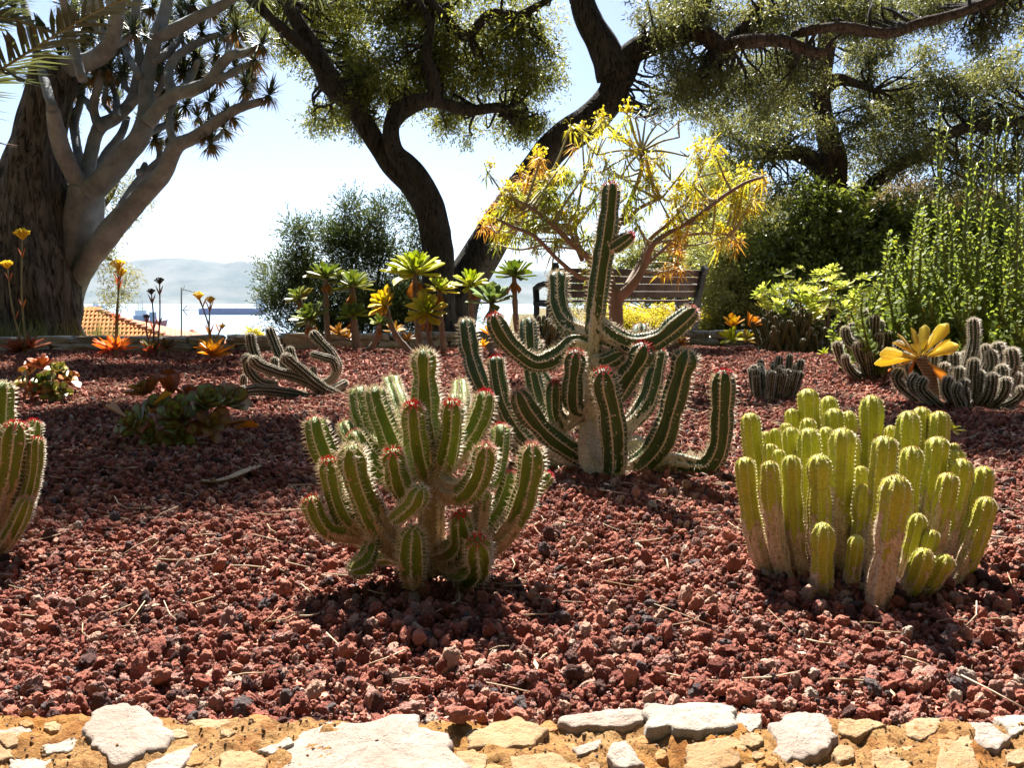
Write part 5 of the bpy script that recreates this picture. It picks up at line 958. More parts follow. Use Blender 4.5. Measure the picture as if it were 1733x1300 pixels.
def frond(pts, Y, dY, n=60, ll=0.46, sag=0.5, mat=None, w=0.028, up=(0, 0, 1)):
    Q = [at(x, y, Y + d) for (x, y), d in zip(pts, dY)]; P, L = curve([pc] + Q, 50); mb = MB(); mb.tube(P, np.linspace(0.016, 0.003, 50), 6); rc = mb.build('rachis', M_STALK, PT)
    T, _, _ = frames(P); mb = MB()
    for i in range(n):
        f = 0.12 + 0.87 * i / n; j = f * 49; k = int(j); p = P[k] * (1 - (j - k)) + P[min(49, k + 1)] * (j - k); tt = T[k]; sd = unit(np.cross(tt, np.array(up))); nn = np.cross(sd, tt); l = ll * math.sin(math.pi * min(1, .25 + f * .72)) ** .7 * R.uniform(.85, 1.1)
        for sg in (-1, 1):
            d = unit(sd * sg * .75 + tt * .75 + nn * .25 + np.array((R.gauss(0, .07), R.gauss(0, .07), R.gauss(0, .07)))); wv = unit(np.cross(d, nn)) * w * .5
            m_ = p + d * l * .5 + np.array((0, 0, -.04 * sag)); e = p + d * l + np.array((0, 0, -.22 * sag * l / .46))
            mb.add([p - wv * .6, p + wv * .6, m_ + wv, m_ - wv, e], f4=[(0, 1, 2, 3)], f3=[(3, 2, 4)], tone=R.uniform(0, 1))
    lf = mb.build('leaflets', mat or M_FROND, rc, smooth=False); lf['kind'] = 'stuff'
frond([(-180,200),(-40,140),(60,80),(150,25),(225,-8)], 4.6, [0,-.1,-.2,-.3,-.4], 70); frond([(-200,60),(-90,-10),(20,-30),(110,-15),(170,10)], 4.6, [0,.1,.1,.1,.1], 60)
frond([(-200,140),(-90,70),(0,10),(60,-60)], 4.8, [0,0,0,0], 50); frond([(-260,220),(-160,215),(-60,225),(10,245)], 4.5, [0,-.1,-.2,-.3], 54, .34, .3, M_FRONDDRY); frond([(-300,240),(-200,260),(-100,300),(-20,330)], 4.4, [0,-.1,-.2,-.2], 40, .34, .6)
frond([(-220,90),(-110,40),(10,30),(100,60)], 4.3, [0,-.1,-.1,-.1], 90); frond([(-200,20),(-60,-60),(60,-70),(150,-40),(200,20)], 4.5, [0,0,0,0,0], 90, .5, .9); frond([(-230,160),(-120,120),(-20,110),(50,140)], 4.2, [0,0,0,-.1], 80, .36)
frond([(-500,60),(-600,0),(-700,40)], 5.2, [0,.2,.4], 40); frond([(-480,50),(-500,-100),(-560,-200)], 5.4, [0,.4,.8], 40); frond([(-240,100),(-120,20),(-20,-60),(60,-140)], 5.4, [.2,.4,.5,.6], 50)

# ------------------------------------------------------------------ yellow flowering tree-like shrub behind the candelabra cactus
YT = thing('flowering_shrub', 'airy shrub with drooping yellow, orange and green leaf tufts behind the candelabra cactus', 'shrub', wbase(at(1045, 640, 4.6), -0.02)); YY = 4.6
M_YB = simple('pinkish_bark', (0.20, 0.125, 0.085), 0.8, var=0.4, scale=12, bump=.3); M_YTW = simple('olive_twig', (0.28, 0.26, 0.13), 0.7, var=.3, scale=15)
YL = []
def yl(pts, rads, dY, mat=M_YB): 
    P, r = limb(YT, pts, YY, mat, 'branch', [q * .66 for q in rads], dY, seg=9, lump=.05); YL.append(P)
yl([(1046,660),(1044,580),(1042,520),(1040,488)], [19,18,19,17], [0,0,0,0]); yl([(1042,500),(1020,468),(1000,440),(960,405),(925,370),(890,345)], [13,11,9,7,6,4], [0,0,-.1,-.2,-.3,-.3])
yl([(1036,490),(1030,440),(1040,400),(1070,330),(1085,290),(1086,258)], [12,9,8,6,6,7], [0,.1,.2,.2,.1,.1]); yl([(1046,505),(1072,480),(1092,445),(1104,415),(1130,395),(1175,370),(1220,335),(1260,310),(1290,300)], [14,12,9,8,6,6,5,4,3], [0,-.1,-.1,-.2,-.2,-.3,-.3,-.4,-.4])
yl([(1095,445),(1125,420),(1150,400),(1200,395),(1238,398)], [6,5,4,4,3], [-.1,0,.1,.1,.1]); yl([(1060,485),(1085,440),(1100,405),(1140,370),(1165,330),(1190,280)], [8,7,6,5,5,3], [0,.2,.3,.3,.4,.4]); yl([(985,440),(960,380),(940,330),(930,300)], [6,5,5,3], [-.1,.1,.2,.2]); yl([(1000,450),(975,400),(980,340),(990,300)], [6,5,4,3], [0,.2,.3,.3])
yl([(1020,470),(985,470),(945,440),(905,400),(870,385),(840,370)], [7,6,5,5,4,3], [0,-.2,-.3,-.4,-.4,-.4]); yl([(1055,380),(1085,350),(1120,335)], [5,4,3], [.2,.1,0])
def leafy_tuft(seed, n=30, hang=0.8):
    g = np.random.default_rng(seed); mb = MB()
    for i in range(n):
        a = i * 2.4; el_ = lerp(1.0, -0.9, (i / n)) + g.normal(0, .2); l = g.uniform(.6, 1.1); d = np.array((math.cos(a) * math.cos(el_), math.sin(a) * math.cos(el_), math.sin(el_))); s = unit(np.cross(d, (0, 0, 1.0)) + 1e-6) * .05
        m_ = d * l * .5; e = d * l + np.array((0, 0, -hang * l * .55)); b0 = np.array((0, 0, g.uniform(-.5, .1)))
        mb.add([b0, b0 + m_ + s, b0 + e, b0 + m_ - s], f4=[(0, 1, 2, 3)], edge=0.0)
    return mb.mesh('leaf_tuft', False)
M_YLEAF = blade_mat('narrow_leaf', 0.45, 0.5, tgain=1.25)
YM = [leafy_tuft(700 + i) for i in range(5)]
for m in YM: m.materials.append(M_YLEAF)
def flower_spray(seed):
    g = np.random.default_rng(seed); mb = MB()
    for i in range(14):
        a = g.uniform(0, 6.28); el_ = g.uniform(.2, 1.5); d = np.array((math.cos(a) * math.cos(el_), math.sin(a) * math.cos(el_), math.sin(el_))); l = g.uniform(.5, 1.1); mb.tube([np.zeros(3), d * l * .6 + (0, 0, .05), d * l], [.022, .016, .012], 4)
        for k in range(5):
            q_ = d * l + g.normal(0, .07, 3); u = unit(g.normal(size=3)) * .10; v = unit(np.cross(u, g.normal(size=3))) * .10; mb.add([q_ - u, q_ - v, q_ + u, q_ + v], f4=[(0, 1, 2, 3)])
    return mb.mesh('flower_spray', False)
M_YFLOW = leaf_mat('yellow_green_flower', (0.50, 0.42, 0.03), (0.50, 0.42, 0.03), (0.80, 0.66, 0.04), (0.80, 0.66, 0.04), 0.5)
FS = [flower_spray(760 + i) for i in range(3)]
for m in FS: m.materials.append(M_YFLOW)
PAL = [(0.11, 0.15, 0.025), (0.19, 0.22, 0.025), (0.27, 0.29, 0.025), (0.38, 0.35, 0.025), (0.46, 0.31, 0.025), (0.44, 0.20, 0.03)]
spots = [(870,330,.9),(893,300,5),(850,352,2),(925,312,3),(960,325,1),(900,378,1),(935,372,1),(985,300,1),(1000,345,1),(1012,198,3),(985,222,3),(1062,192,2),(1076,330,1),(1112,330,3),(1132,382,3),(1172,312,3),(1195,332,3),(1232,288,3),(1250,352,3),(1182,262,3),(1200,248,3),(1290,296,4),(1165,370,3),(1215,402,4),(1080,362,1),(1100,300,2),(912,272,5),(832,382,5),(872,402,1),(1243,402,5),(860,310,5),(945,345,2),(1010,310,1),(1085,390,1),(975,248,4),(1000,250,3),(930,292,4),(880,350,2),(900,330,2),(1060,300,1),(1140,330,3),(1150,345,3),(1185,380,3),(1215,310,3),(1120,270,3),(1095,270,4),(1150,420,5),(1140,445,5),(1125,455,4),(965,370,2),(990,395,1),(1000,420,2),(940,410,1),(905,405,2),(850,390,3),(1230,340,3),(1262,300,3),(1040,225,3),(1055,345,1),(1065,250,3),(1110,245,3),(915,345,3),(885,375,1),(955,290,2),(1030,290,1),(1070,315,1),(1100,345,2),(1240,325,3),(1275,335,3),(1160,285,3),(1190,345,4),(840,340,5),(1135,405,4)]
tw = MB(); allp = np.concatenate(YL)
spots = spots + [(x + R.gauss(0, 16), y + R.gauss(0, 13), k) for x, y, k in spots] + [(x + R.gauss(0, 14), y + R.gauss(0, 14), k) for x, y, k in spots if x < 1010 and y > 270] + [(R.gauss(930, 45), R.gauss(350, 32), R.choice((0, 1, 1, 2))) for _ in range(24)]
for x, y, kx in spots:
    p = at(x, y, YY + R.uniform(-.38, .38)); kx = int(round(kx)); o = bpy.data.objects.new('leaf_tuft', YM[R.randrange(5)]); COL.objects.link(o); attach(o, YT); o.location = p; s = size(R.uniform(20, 30), YY); o.scale = (s, s, s * R.uniform(.9, 1.3)); o.rotation_euler = (R.uniform(-.4, .4), R.uniform(-.4, .4), R.uniform(0, 6.28))
    o.color = jit(mixc(PAL[kx], PAL[max(0, min(5, kx + R.choice((-1, 0, 1))))], R.uniform(0, .7)), .15)
    if R.random() < .22:
        f_ = bpy.data.objects.new('flower_spray', FS[R.randrange(3)]); COL.objects.link(f_); attach(f_, YT); f_.location = p + Vector((R.uniform(-.02, .02), 0, .01)); sc = size(R.uniform(14, 24), YY); f_.scale = (sc,) * 3; f_.rotation_euler = (R.uniform(-.3, .3), R.uniform(-.3, .3), R.uniform(0, 6))
    dd = np.linalg.norm(allp - np.array(p), axis=1); j = int(np.argmin(dd + np.where(allp[:, 2] > p.z, .25, 0))); a = allp[j]; P, _ = curve([a, a * .5 + np.array(p) * .5 + np.array((0, 0, -.03 + R.uniform(-.02, .04))), p], 8); tw.tube(P, np.linspace(.008, .004, 8), 5)
hub = np.array(at(1086, 256, YY + .1))                   # bare rayed crown at the top
for x, y in [(1075,200),(1092,205),(1040,235),(1010,262),(1020,290),(1130,222),(1150,232),(1165,265),(1110,212),(1050,300),(1135,305)]:
    e = np.array(at(x, y, YY + R.uniform(-.25, .25))); P, _ = curve([hub, hub * .5 + e * .5 + np.array((0, 0, .015)), e], 8); tw.tube(P, np.linspace(.009, .005, 8), 5)
    for k in range(3):
        e2 = e + np.array((R.uniform(-.1, .1), R.uniform(-.1, .1), R.uniform(0, .1))); tw.tube([e, e2], [.004, .003], 4)
tw.build('twigs', M_YTW, YT, kind='stuff')

# ------------------------------------------------------------------ tall leafy stalks on the right
KT = thing('stalk_shrub', 'tall thicket of upright green stalks with small paddle leaves behind the grey cacti', 'shrub', wbase(at(1630, 640, 5.2), -0.02)); YK = 5.2
t = NT('fleshy_stalk'); M_KST = t.done(t.leafy(t.mix(t.noise(8), (0.085, 0.115, 0.03), (0.15, 0.185, 0.045)), (0.2, 0.24, 0.04), 0.2, 0.45, 0.4))
M_KLF = leaf_mat('paddle_leaf', (0.075, 0.110, 0.024), (0.15, 0.185, 0.04), (0.20, 0.26, 0.03), (0.36, 0.42, 0.05), 0.42, 0.6, 0.12)
M_YBUD = leaf_mat('yellow_bud', (0.55, 0.50, 0.03), (0.55, 0.5, 0.03), (0.9, 0.8, 0.04), (0.9, .8, .04), 0.5)
def kstalk(tip, foot, dY, dens, r=.013, lw=.022, buds=0):
    b = at(foot[0], foot[1], YK + dY * .6); b.z = -0.02; e = at(tip[0], tip[1], YK + dY); P, L = curve([b, b.lerp(e, .5) + Vector((R.uniform(-.10, .10), R.uniform(-.06, .06), 0)), b.lerp(e, .8) + Vector((R.uniform(-.04, .04), 0, 0)), e], 22)
    mb = MB(); mb.tube(P, np.linspace(r, r * .5, 22), 7); o = mb.build('stalk', M_KST, KT); mb = MB(); n = int(L * dens); T, N, B = frames(P)
    for i in range(n):
        f = (i + R.random()) / n; f = .12 + .88 * f; j = f * 21; k = min(20, int(j)); p = P[k] * (1 - j + k) + P[k + 1] * (j - k); a = i * 2.4 + R.uniform(-.4, .4); out = N[k] * math.cos(a) + B[k] * math.sin(a); d = unit(out * R.uniform(.35, .9) + T[k] * R.uniform(.3, .9)); l = lerp(.075, .030, f) * R.uniform(.7, 1.25); s = unit(np.cross(d, T[k] + .01)) * lw * .5 * lerp(1.15, .6, f)
        mb.add([p, p + d * l * .35 + s * .7, p + d * l * .72 + s, p + d * l + out * .004, p + d * l * .72 - s, p + d * l * .35 - s * .7], f4=[(0, 1, 4, 5), (1, 2, 3, 4)], tone=R.uniform(0, 1))
    lo = mb.build('leaves', M_KLF, o, smooth=False); lo['kind'] = 'stuff'
    if buds:
        mb = MB()
        for i in range(buds):
            q_ = np.array(e) + np.array((R.uniform(-.05, .05), R.uniform(-.05, .05), R.uniform(-.25, .02)))
            for k in range(4): u = unit(np.array([R.gauss(0, 1) for _ in range(3)])) * .011; v = unit(np.cross(u, (R.random(), .3, 1))) * .011; mb.add([q_ - u, q_ - v, q_ + u, q_ + v], f4=[(0, 1, 2, 3)])
        mb.build('flower_buds', M_YBUD, o, smooth=False)
for tx, ty in [(1592,172),(1646,166),(1682,202),(1708,198),(1606,215),(1668,232),(1640,240),(1722,240),(1655,275),(1560,330),(1730,300),(1590,320)]:
    kstalk((tx, ty), (tx - 18 + R.uniform(-14, 14), 640), R.uniform(-.4, .4), 62, .015)
for k in range(84):
    x = R.uniform(1490, 1765); kstalk((x + R.uniform(-15, 20), R.uniform(330, 520) + max(0, 1560 - x) * .9), (x + R.uniform(-25, 15), 640), R.uniform(-.5, .7), 92, .012, .042, 2 if R.random() < .25 else 0)
for k in range(44):
    x = R.uniform(1440, 1765); kstalk((x + R.uniform(-40, 40), R.uniform(470, 560)), (x, 640), R.uniform(-.7, .2), 100, .011, .044, 0)

# ------------------------------------------------------------------ bright bush of small rosettes
LB_ = thing('rosette_bush', 'bright yellow-green bush of small rosettes behind the dark cushion cactus', 'shrub', wbase(at(1400, 590, 7.4), -0.02)); YB = 7.4
def small_rosette(seed):
    g = np.random.default_rng(seed); mb = MB()
    for i in range(13):
        a = i * 2.4; el_ = lerp(1.1, .05, i / 12) + g.normal(0, .1); l = lerp(.5, 1, i / 12); d = np.array((math.cos(a) * math.cos(el_), math.sin(a) * math.cos(el_), math.sin(el_))); s = unit(np.cross(d, (0, 0, 1.0)) + 1e-6) * .19 * l
        mb.add([d * .05, d * l * .5 + s * .75, d * l * .85 + s, d * l + (0, 0, .03), d * l * .85 - s, d * l * .5 - s * .75], f4=[(0, 1, 4, 5), (1, 2, 3, 4)], edge=0.0)
    return mb.mesh('rosette', False)
M_BUSHL = blade_mat('bush_leaf', 0.45, 0.4, tgain=1.6); SR = [small_rosette(800 + i) for i in range(4)]
for m in SR: m.materials.append(M_BUSHL)
mb = MB(); root = np.array(BASE[LB_.name])
for k in range(150):
    a = R.uniform(0, 6.28); f = math.sqrt(R.random()); px = 1395 + 115 * f * math.cos(a); py = 495 - 52 * math.sqrt(max(0, 1 - f * f)) * R.uniform(-.1, 1.05) + 22 * f * abs(math.sin(a)) + R.uniform(0, 30); dY = .55 * f * math.sin(a)
    p = at(px, py, YB + dY); o = bpy.data.objects.new('rosette', SR[k % 4]); COL.objects.link(o); attach(o, LB_); o.location = p; s = size(R.uniform(13, 20), YB); o.scale = (s,) * 3; o.rotation_euler = (R.uniform(-.6, .2), R.uniform(-.5, .5), R.uniform(0, 6)); o.color = jit(mixc((0.24, 0.30, 0.045), (0.46, 0.46, 0.08), R.random()), .15)
    if k % 6 == 0: P, _ = curve([root + np.array((R.uniform(-.1, .1), R.uniform(-.1, .1), 0)), root * .5 + np.array(p) * .5 + np.array(((p.x - root[0]) * .2, 0, -.05)), p], 9); mb.tube(P, np.linspace(.016, .008, 9), 5)
mb.build('stems', M_TRUNKA, LB_)

# ------------------------------------------------------------------ bench
M_SLAT = simple('red_brown_slat', (0.060, 0.018, 0.012), 0.6, 0.15, .4, 8); M_IRON = simple('black_iron', (0.008, 0.008, 0.009), 0.6, 0.15, .2)
bw = wbase(at(1180, 572, 9.9)); BN = thing('park_bench', 'dark red-brown slatted park bench with black iron ends, seen from behind', 'bench', bw)
ang = math.radians(20); ax = np.array((-math.cos(ang), math.sin(ang) * .0 + -0.0 + math.sin(ang), 0)); ax = unit(ax); fr = np.array((-ax[1], ax[0], 0)); fr = fr if fr[1] > 0 else -fr; up = np.array((0, 0, 1.0)); LEN = 2.05; O = np.array(bw) + np.array((0.02, 0, .012))
fr = np.array((-math.sin(ang), math.cos(ang), 0)); ax = np.array((-math.cos(ang), -math.sin(ang), 0))
def bp(l, f, z): return O + ax * l + fr * f + up * z
def prism(poly, l0, l1):                  # outline in (forward, height), extruded along the bench
    mb = MB(); n = len(poly); V = [bp(l0, f, z) for f, z in poly] + [bp(l1, f, z) for f, z in poly]; f4 = [(i, (i + 1) % n, n + (i + 1) % n, n + i) for i in range(n)]
    mb.add(V, f4=f4); return mb
def bar(pts, l0, l1, th):
    mb = MB(); 
    for a, b in zip(pts[:-1], pts[1:]):
        a_, b_ = np.array(a), np.array(b); d = unit(b_ - a_); nrm = np.array((-d[1], d[0])) * th / 2; a2, b2 = a_ - d * th * .3, b_ + d * th * .3
        q4 = [a2 - nrm, b2 - nrm, b2 + nrm, a2 + nrm]; V = [bp(l0, *q) for q in q4] + [bp(l1, *q) for q in q4]; mb.add(V, f4=[(0,1,2,3),(7,6,5,4),(0,4,5,1),(1,5,6,2),(2,6,7,3),(3,7,4,0)])
    return mb
for l in (0.0, LEN):
    bar([(.10, 0), (.08, .40), (.0, .62), (-.05, .80), (-.10, .86)], l - .03, l + .03, .075).build('back_leg', M_IRON, BN, False)
    bar([(.52, 0), (.50, .40)], l - .028, l + .028, .06).build('front_leg', M_IRON, BN, False); bar([(.08, .40), (.54, .42)], l - .027, l + .027, .05).build('seat_rail', M_IRON, BN, False)
    bar([(.03, .62), (.22, .66), (.40, .64), (.53, .60), (.50, .42)], l - .032, l + .032, .055).build('armrest', M_IRON, BN, False)
for k, z in enumerate((.50, .59, .68, .77)):
    f = np.interp(z, [.40, .62, .80], [.08, .0, -.05]) + .045; bar([(f, z), (f - .012, z + .062)], .03, LEN - .03, .024).build('slat', M_SLAT, BN, False)
for k, f in enumerate((.14, .24, .34, .44)): bar([(f, .447), (f + .06, .450)], .03, LEN - .03, .024).build('slat', M_SLAT, BN, False)

# ------------------------------------------------------------------ low stone kerb at the back of the bed
KB = thing('stone_kerb', 'low kerb of pale rough stones along the back of the gravel bed', 'kerb', (-2, 7.4, 0)); M_KST2 = [rock_mat('kerb_stone', (0.24, 0.21, 0.18), (0.36, 0.32, 0.27), (0.09, 0.08, 0.07)), rock_mat('kerb_stone_light', (0.34, 0.30, 0.25), (0.46, 0.41, 0.34), (0.12, 0.10, 0.08))]
kpath, kl = curve([(-7.2, 6.75, 0), (-3.6, 7.2, 0), (-1.2, 7.75, 0), (1.2, 8.25, 0), (3.6, 8.45, 0), (7.5, 8.2, 0)], 200)
def kerb_stone(p, d, l, w, h, so):
    bm = bmesh.new(); bmesh.ops.create_cube(bm, size=1.0); bmesh.ops.subdivide_edges(bm, edges=bm.edges[:], cuts=3, use_grid_fill=True)
    sd = np.array((-d[1], d[0], 0)); V = []
    for v in bm.verts:
        c = v.co; rnd = Vector((c.x, c.y, c.z)); k = 1.0 - 0.16 * (abs(c.x * c.y) + abs(c.y * c.z) + abs(c.x * c.z)) * 4 * .35; nn = noise.noise(rnd * 2.3 + Vector((so, so, so))) * .16 + noise.noise(rnd * 6 + Vector((so, 1, so))) * .07
        q_ = np.array(p) + d * (c.x * l * (k + nn)) + sd * (c.y * w * (k + nn)) + np.array((0, 0, h * .5 + c.z * h * (k + nn * .6))); v.co = q_
    me = bpy.data.meshes.new('stone'); bm.to_mesh(me); bm.free(); return me
s_ = 0.0; cum = np.concatenate([[0], np.cumsum(np.linalg.norm(np.diff(kpath, axis=0), axis=1))])
for row in (0, 1):
    s_ = 0.1 * row
    while s_ < kl - .4:
        l = R.uniform(.18, .42); p = np.array([np.interp(s_ + l / 2, cum, kpath[:, k]) for k in range(3)]); d = unit(np.array([np.interp(min(kl, s_ + l), cum, kpath[:, k]) for k in range(3)]) - np.array([np.interp(s_, cum, kpath[:, k]) for k in range(3)])); h = R.uniform(.075, .105)
        p = p + np.array((R.uniform(-.02, .02), R.uniform(-.02, .02) + .04 * row, -.02 + row * .075)); obj('stone', kerb_stone(p, d, l * 1.02, R.uniform(.22, .30), h, R.uniform(0, 90)), M_KST2[R.randrange(2)], KB); s_ += l + .012

# ------------------------------------------------------------------ house below the terrace: tiled roof, chimney
YH = 34.0; HS = thing('tiled_house', 'house below the terrace showing only its orange barrel-tiled hip roof', 'house', wbase(at(150, 600, YH), -4.0))
t = NT('terracotta'); M_TILE = t.done(t.bsdf(t.mix(t.noise(2.5, 5), (0.46, 0.17, 0.055), (0.62, 0.29, 0.10)), 0.85, 0.2)); M_RIDGE = simple('ridge_tile', (0.40, 0.13, 0.06), .85); M_WALLW = simple('white_render', (0.62, 0.60, 0.56), .9, var=.1)
apx = np.array(at(167, 528, YH + 2.2)); el_ = np.array(at(-150, 590, YH)); er = np.array(at(318, 584, YH)); z_e = (el_[2] + er[2]) / 2; el_[2] = er[2] = z_e; apl = apx + np.array((-3.5, 0, 0)); bl = el_ + np.array((0, 5.2, 0)); br = er + np.array((0, 5.2, 0))
mb = MB(); mb.add([el_, er, apx, apl], f4=[(0, 1, 2, 3)]); mb.add([er, br, apx], f3=[(0, 1, 2)]); mb.add([br, bl, apl, apx], f4=[(0, 1, 2, 3)]); mb.add([bl, el_, apl], f3=[(0, 1, 2)]); rf = mb.build('roof', M_RIDGE, HS, False)
mb = MB(); c_ = (el_ + br) / 2; mb.box((c_[0], c_[1], z_e - 2.0), (er[0] - el_[0] - .7, 4.5, 3.96)); mb.build('wall', M_WALLW, HS, False)
# barrel tiles over the front slope: rows of half cones, clipped to the hip
mb = MB(); sl = (apx - er); hgt = apx[2] - z_e; run = apx[1] - er[1]; slope = unit(np.array((0, run, hgt))); nrm = unit(np.array((0, -hgt, run))); SL = math.hypot(run, hgt); tw_, tl = 0.19, 0.33
for r_ in range(int(SL / tl) + 1):
    f = min(.999, r_ * tl / SL); xl = lerp(el_[0], apl[0], f); xr = lerp(er[0], apx[0], f); x = xl + .05
    while x < xr - .05:
        b = np.array((x, el_[1], z_e)) + slope * (r_ * tl - .05) + nrm * .03; j = R.uniform(-.012, .012); V = []
        for (ln, rad_, lift) in ((0, .098, .03), (tl + .06, .082, .0)):
            for k in range(5): a = math.pi * k / 4; V.append(b + slope * ln + np.array((1, 0, 0)) * (math.cos(a) * rad_ + j) + nrm * (math.sin(a) * rad_ + lift))
        mb.add(V, f4=[(k, k + 1, 6 + k, 5 + k) for k in range(4)] ); mb.add([V[0], V[1], V[2], V[3], V[4]], f3=[(0, 1, 2), (0, 2, 3), (0, 3, 4)]); x += tw_
tl_o = mb.build('roof_tiles', M_TILE, rf); tl_o['kind'] = 'stuff'
mb = MB(); n = 16
for k in range(n): a, b = er + (apx - er) * (k / n), er + (apx - er) * ((k + 1.08) / n); mb.tube([a + (0, 0, .05), b + (0, 0, .05)], [.16, .13], 8)
mb.build('ridge_tiles', M_RIDGE, rf)
YC = 40.0; CB = wbase(at(326, 600, YC), -3); CH = thing('chimney_house', 'distant chimney with a little tiled cap rising right of the tiled roof', 'chimney', CB); c0 = np.array(at(326, 575, YC)); w_ = size(12, YC); hc = size(14, YC)
mb = MB(); mb.box(c0 + (0, 0, -1.2), (w_, w_, 2.6)); mb.build('shaft', simple('chimney_render', (0.58, 0.30, 0.20), .9), CH, False)
for sx in (-1, 1):
    for sy in (-1, 1): mb = MB(); mb.box(c0 + (sx * w_ * .38, sy * w_ * .38, hc * .45), (w_ * .18, w_ * .18, hc * .72)); mb.build('post', M_WALLW, CH, False)
mb = MB(); zt = hc * .78; ww = w_ * .68; mb.add([c0 + (-ww, -ww, zt), c0 + (ww, -ww, zt), c0 + (ww, ww, zt), c0 + (-ww, ww, zt), c0 + (0, 0, zt + hc * .55)], f3=[(0, 1, 4), (1, 2, 4), (2, 3, 4), (3, 0, 4)], f4=[(3, 2, 1, 0)]); mb.build('cap', M_RIDGE, CH, False)
YA = 33.0; AN = thing('tv_antenna', 'slim rooftop television antenna pole with a boom and fishbone aerial', 'antenna', wbase(at(307, 590, YA), at(307, 582, YA).z)); M_ALU = simple('antenna_metal', (0.16, 0.17, 0.18), .5, .4, .2)
mb = MB(); mb.tube([at(307, 592, YA), at(307, 486, YA)], [.035, .03], 8); mb.build('pole', M_ALU, AN)
mb = MB(); mb.tube([at(308, 489, YA), at(340, 497, YA)], .022, 6)
for k in range(4): q_ = np.array(at(311 + k * 8, 489.8 + k * 2, YA)); mb.tube([q_ + (-.0, -.25, -.0), q_ + (0, .25, 0)], .008, 5)
mb.tube([at(309, 492, YA), at(313, 483, YA)], .012, 5); mb.build('boom', M_ALU, AN)
mb = MB(); mb.tube([at(308, 525, YA), at(334, 525, YA)], .012, 5)
for k in range(9): q_ = np.array(at(313 + k * 2.4, 525, YA)); mb.tube([q_ + (0, -.12, -.02), q_ + (0, .12, .02)], .012, 5)
for dy in (-1, 1): mb.tube([at(310, 525, YA), at(317, 525 + 9 * dy, YA)], .02, 5)
mb.build('aerial', M_ALU, AN)

# ------------------------------------------------------------------ ships in the bay
def ship(name, label, px0, px1, wl, Y, hull_col, hh, blocks, masts, rake=0.03):
    z0 = -60.0; d = (60 + CAM_H) * FPX; a, b = at(px0, wl, Y), at(px1, wl, Y); L = b.x - a.x; o = thing(name, label, 'ship', ((a.x + b.x) / 2, Y, z0)); B = L * .16; H = size(hh, Y); mb = MB(); st = np.linspace(0, 1, 13); V = []
    for f in st:
        wd = B / 2 * min(1, (f / .06 + .55) if f < .03 else 1, math.sqrt(max(0.0004, (1 - f) / .16))); x = a.x + L * f
        for z, k, sh in ((-1, .8, -rake), (H * (1 + (.25 * (f - .85) / .15 if f > .85 else 0)), 1.0, rake if f > .9 else 0)): V += [(x + L * sh * (f > .9), Y - wd * k, z0 + z), (x + L * sh * (f > .9), Y + wd * k, z0 + z)]
    f4 = []
    for i in range(12): q = 4 * i; f4 += [(q, q + 4, q + 6, q + 2), (q + 1, q + 3, q + 7, q + 5), (q + 2, q + 6, q + 7, q + 3)]
    f4 += [(0, 2, 3, 1), (48, 49, 51, 50)]; mb.add(V, f4=f4); mb.build('hull', simple(name + '_hull', hull_col, .6, .3, .1, .01), o, False)
    for f0, f1, h0, h1, col, nm in blocks: mb = MB(); mb.box((a.x + L * (f0 + f1) / 2, Y, z0 + H + size((h0 + h1) / 2, Y)), (L * (f1 - f0), B * .8, size(h1 - h0, Y))); mb.build(nm, simple(name + '_' + nm, col, .6, .3, .05, .01), o, False)
    for f, h, r in masts: mb = MB(); mb.tube([(a.x + L * f, Y, z0 + H), (a.x + L * f, Y, z0 + H + size(h, Y))], size(r, Y), 6); mb.build('mast', simple(name + '_mast', (.3, .33, .38), .6), o)
WH, GB = (0.60, 0.62, 0.66), (0.22, 0.28, 0.38)
ship('workboat', 'red-hulled workboat with a tall blue-grey deckhouse in the bay behind the roof', 228, 283, 553, 1650, (0.42, 0.09, 0.08), 9, [(.0, .42, 0, 9, GB, 'deckhouse'), (.06, .36, 9, 18, WH, 'bridge'), (.5, .66, 0, 15, GB, 'gantry_tower')], [(.14, 32, .5), (.28, 36, .5), (.22, 34, .5), (.58, 20, .6)])
ship('tanker', 'long low blue-hulled tanker lying in the bay right of the antenna', 338, 452, 533, 2800, (0.10, 0.12, 0.30), 10, [(.86, .96, 0, 16, WH, 'superstructure'), (.05, .8, 0, 1.2, (.3, .25, .25), 'deck_pipes')], [(.06, 9, .3), (.3, 5, .3), (.55, 5, .3)])
ship('far_ship', 'faint pale ship far out beside the grey trunk', 150, 178, 516, 4600, WH, 4, [(.3, .6, 0, 6, WH, 'deckhouse')], [(.5, 12, .3)])

# ------------------------------------------------------------------ grass at the tree's foot, straw and leaf litter on the gravel
M_GRASS = leaf_mat('dry_grass', (0.085, 0.105, 0.03), (0.26, 0.23, 0.09), (0.12, 0.15, 0.03), (0.34, 0.30, 0.10), .35, .6, .2); mb = MB()
def grass_patch(x0, x1, y0, y1, n, h, fn=None):
    for k in range(n):
        x, y = R.uniform(x0, x1), R.uniform(y0, y1)
        if fn and not fn(x, y): continue
        z = ground_z(x, y); l = h * R.uniform(.4, 1.2); a = R.uniform(0, 6.28); lean = R.uniform(.1, .7) * l; w = .005; d = np.array((math.cos(a), math.sin(a), 0)); s = np.array((-d[1], d[0], 0)) * w; p = np.array((x, y, z))
        mb.add([p - s, p + s, p + d * lean * .35 + (0, 0, l * .6) + s * .7, p + d * lean * .35 + (0, 0, l * .6) - s * .7, p + d * lean + (0, 0, l)], f4=[(0, 1, 2, 3)], f3=[(3, 2, 4)], tone=R.random())
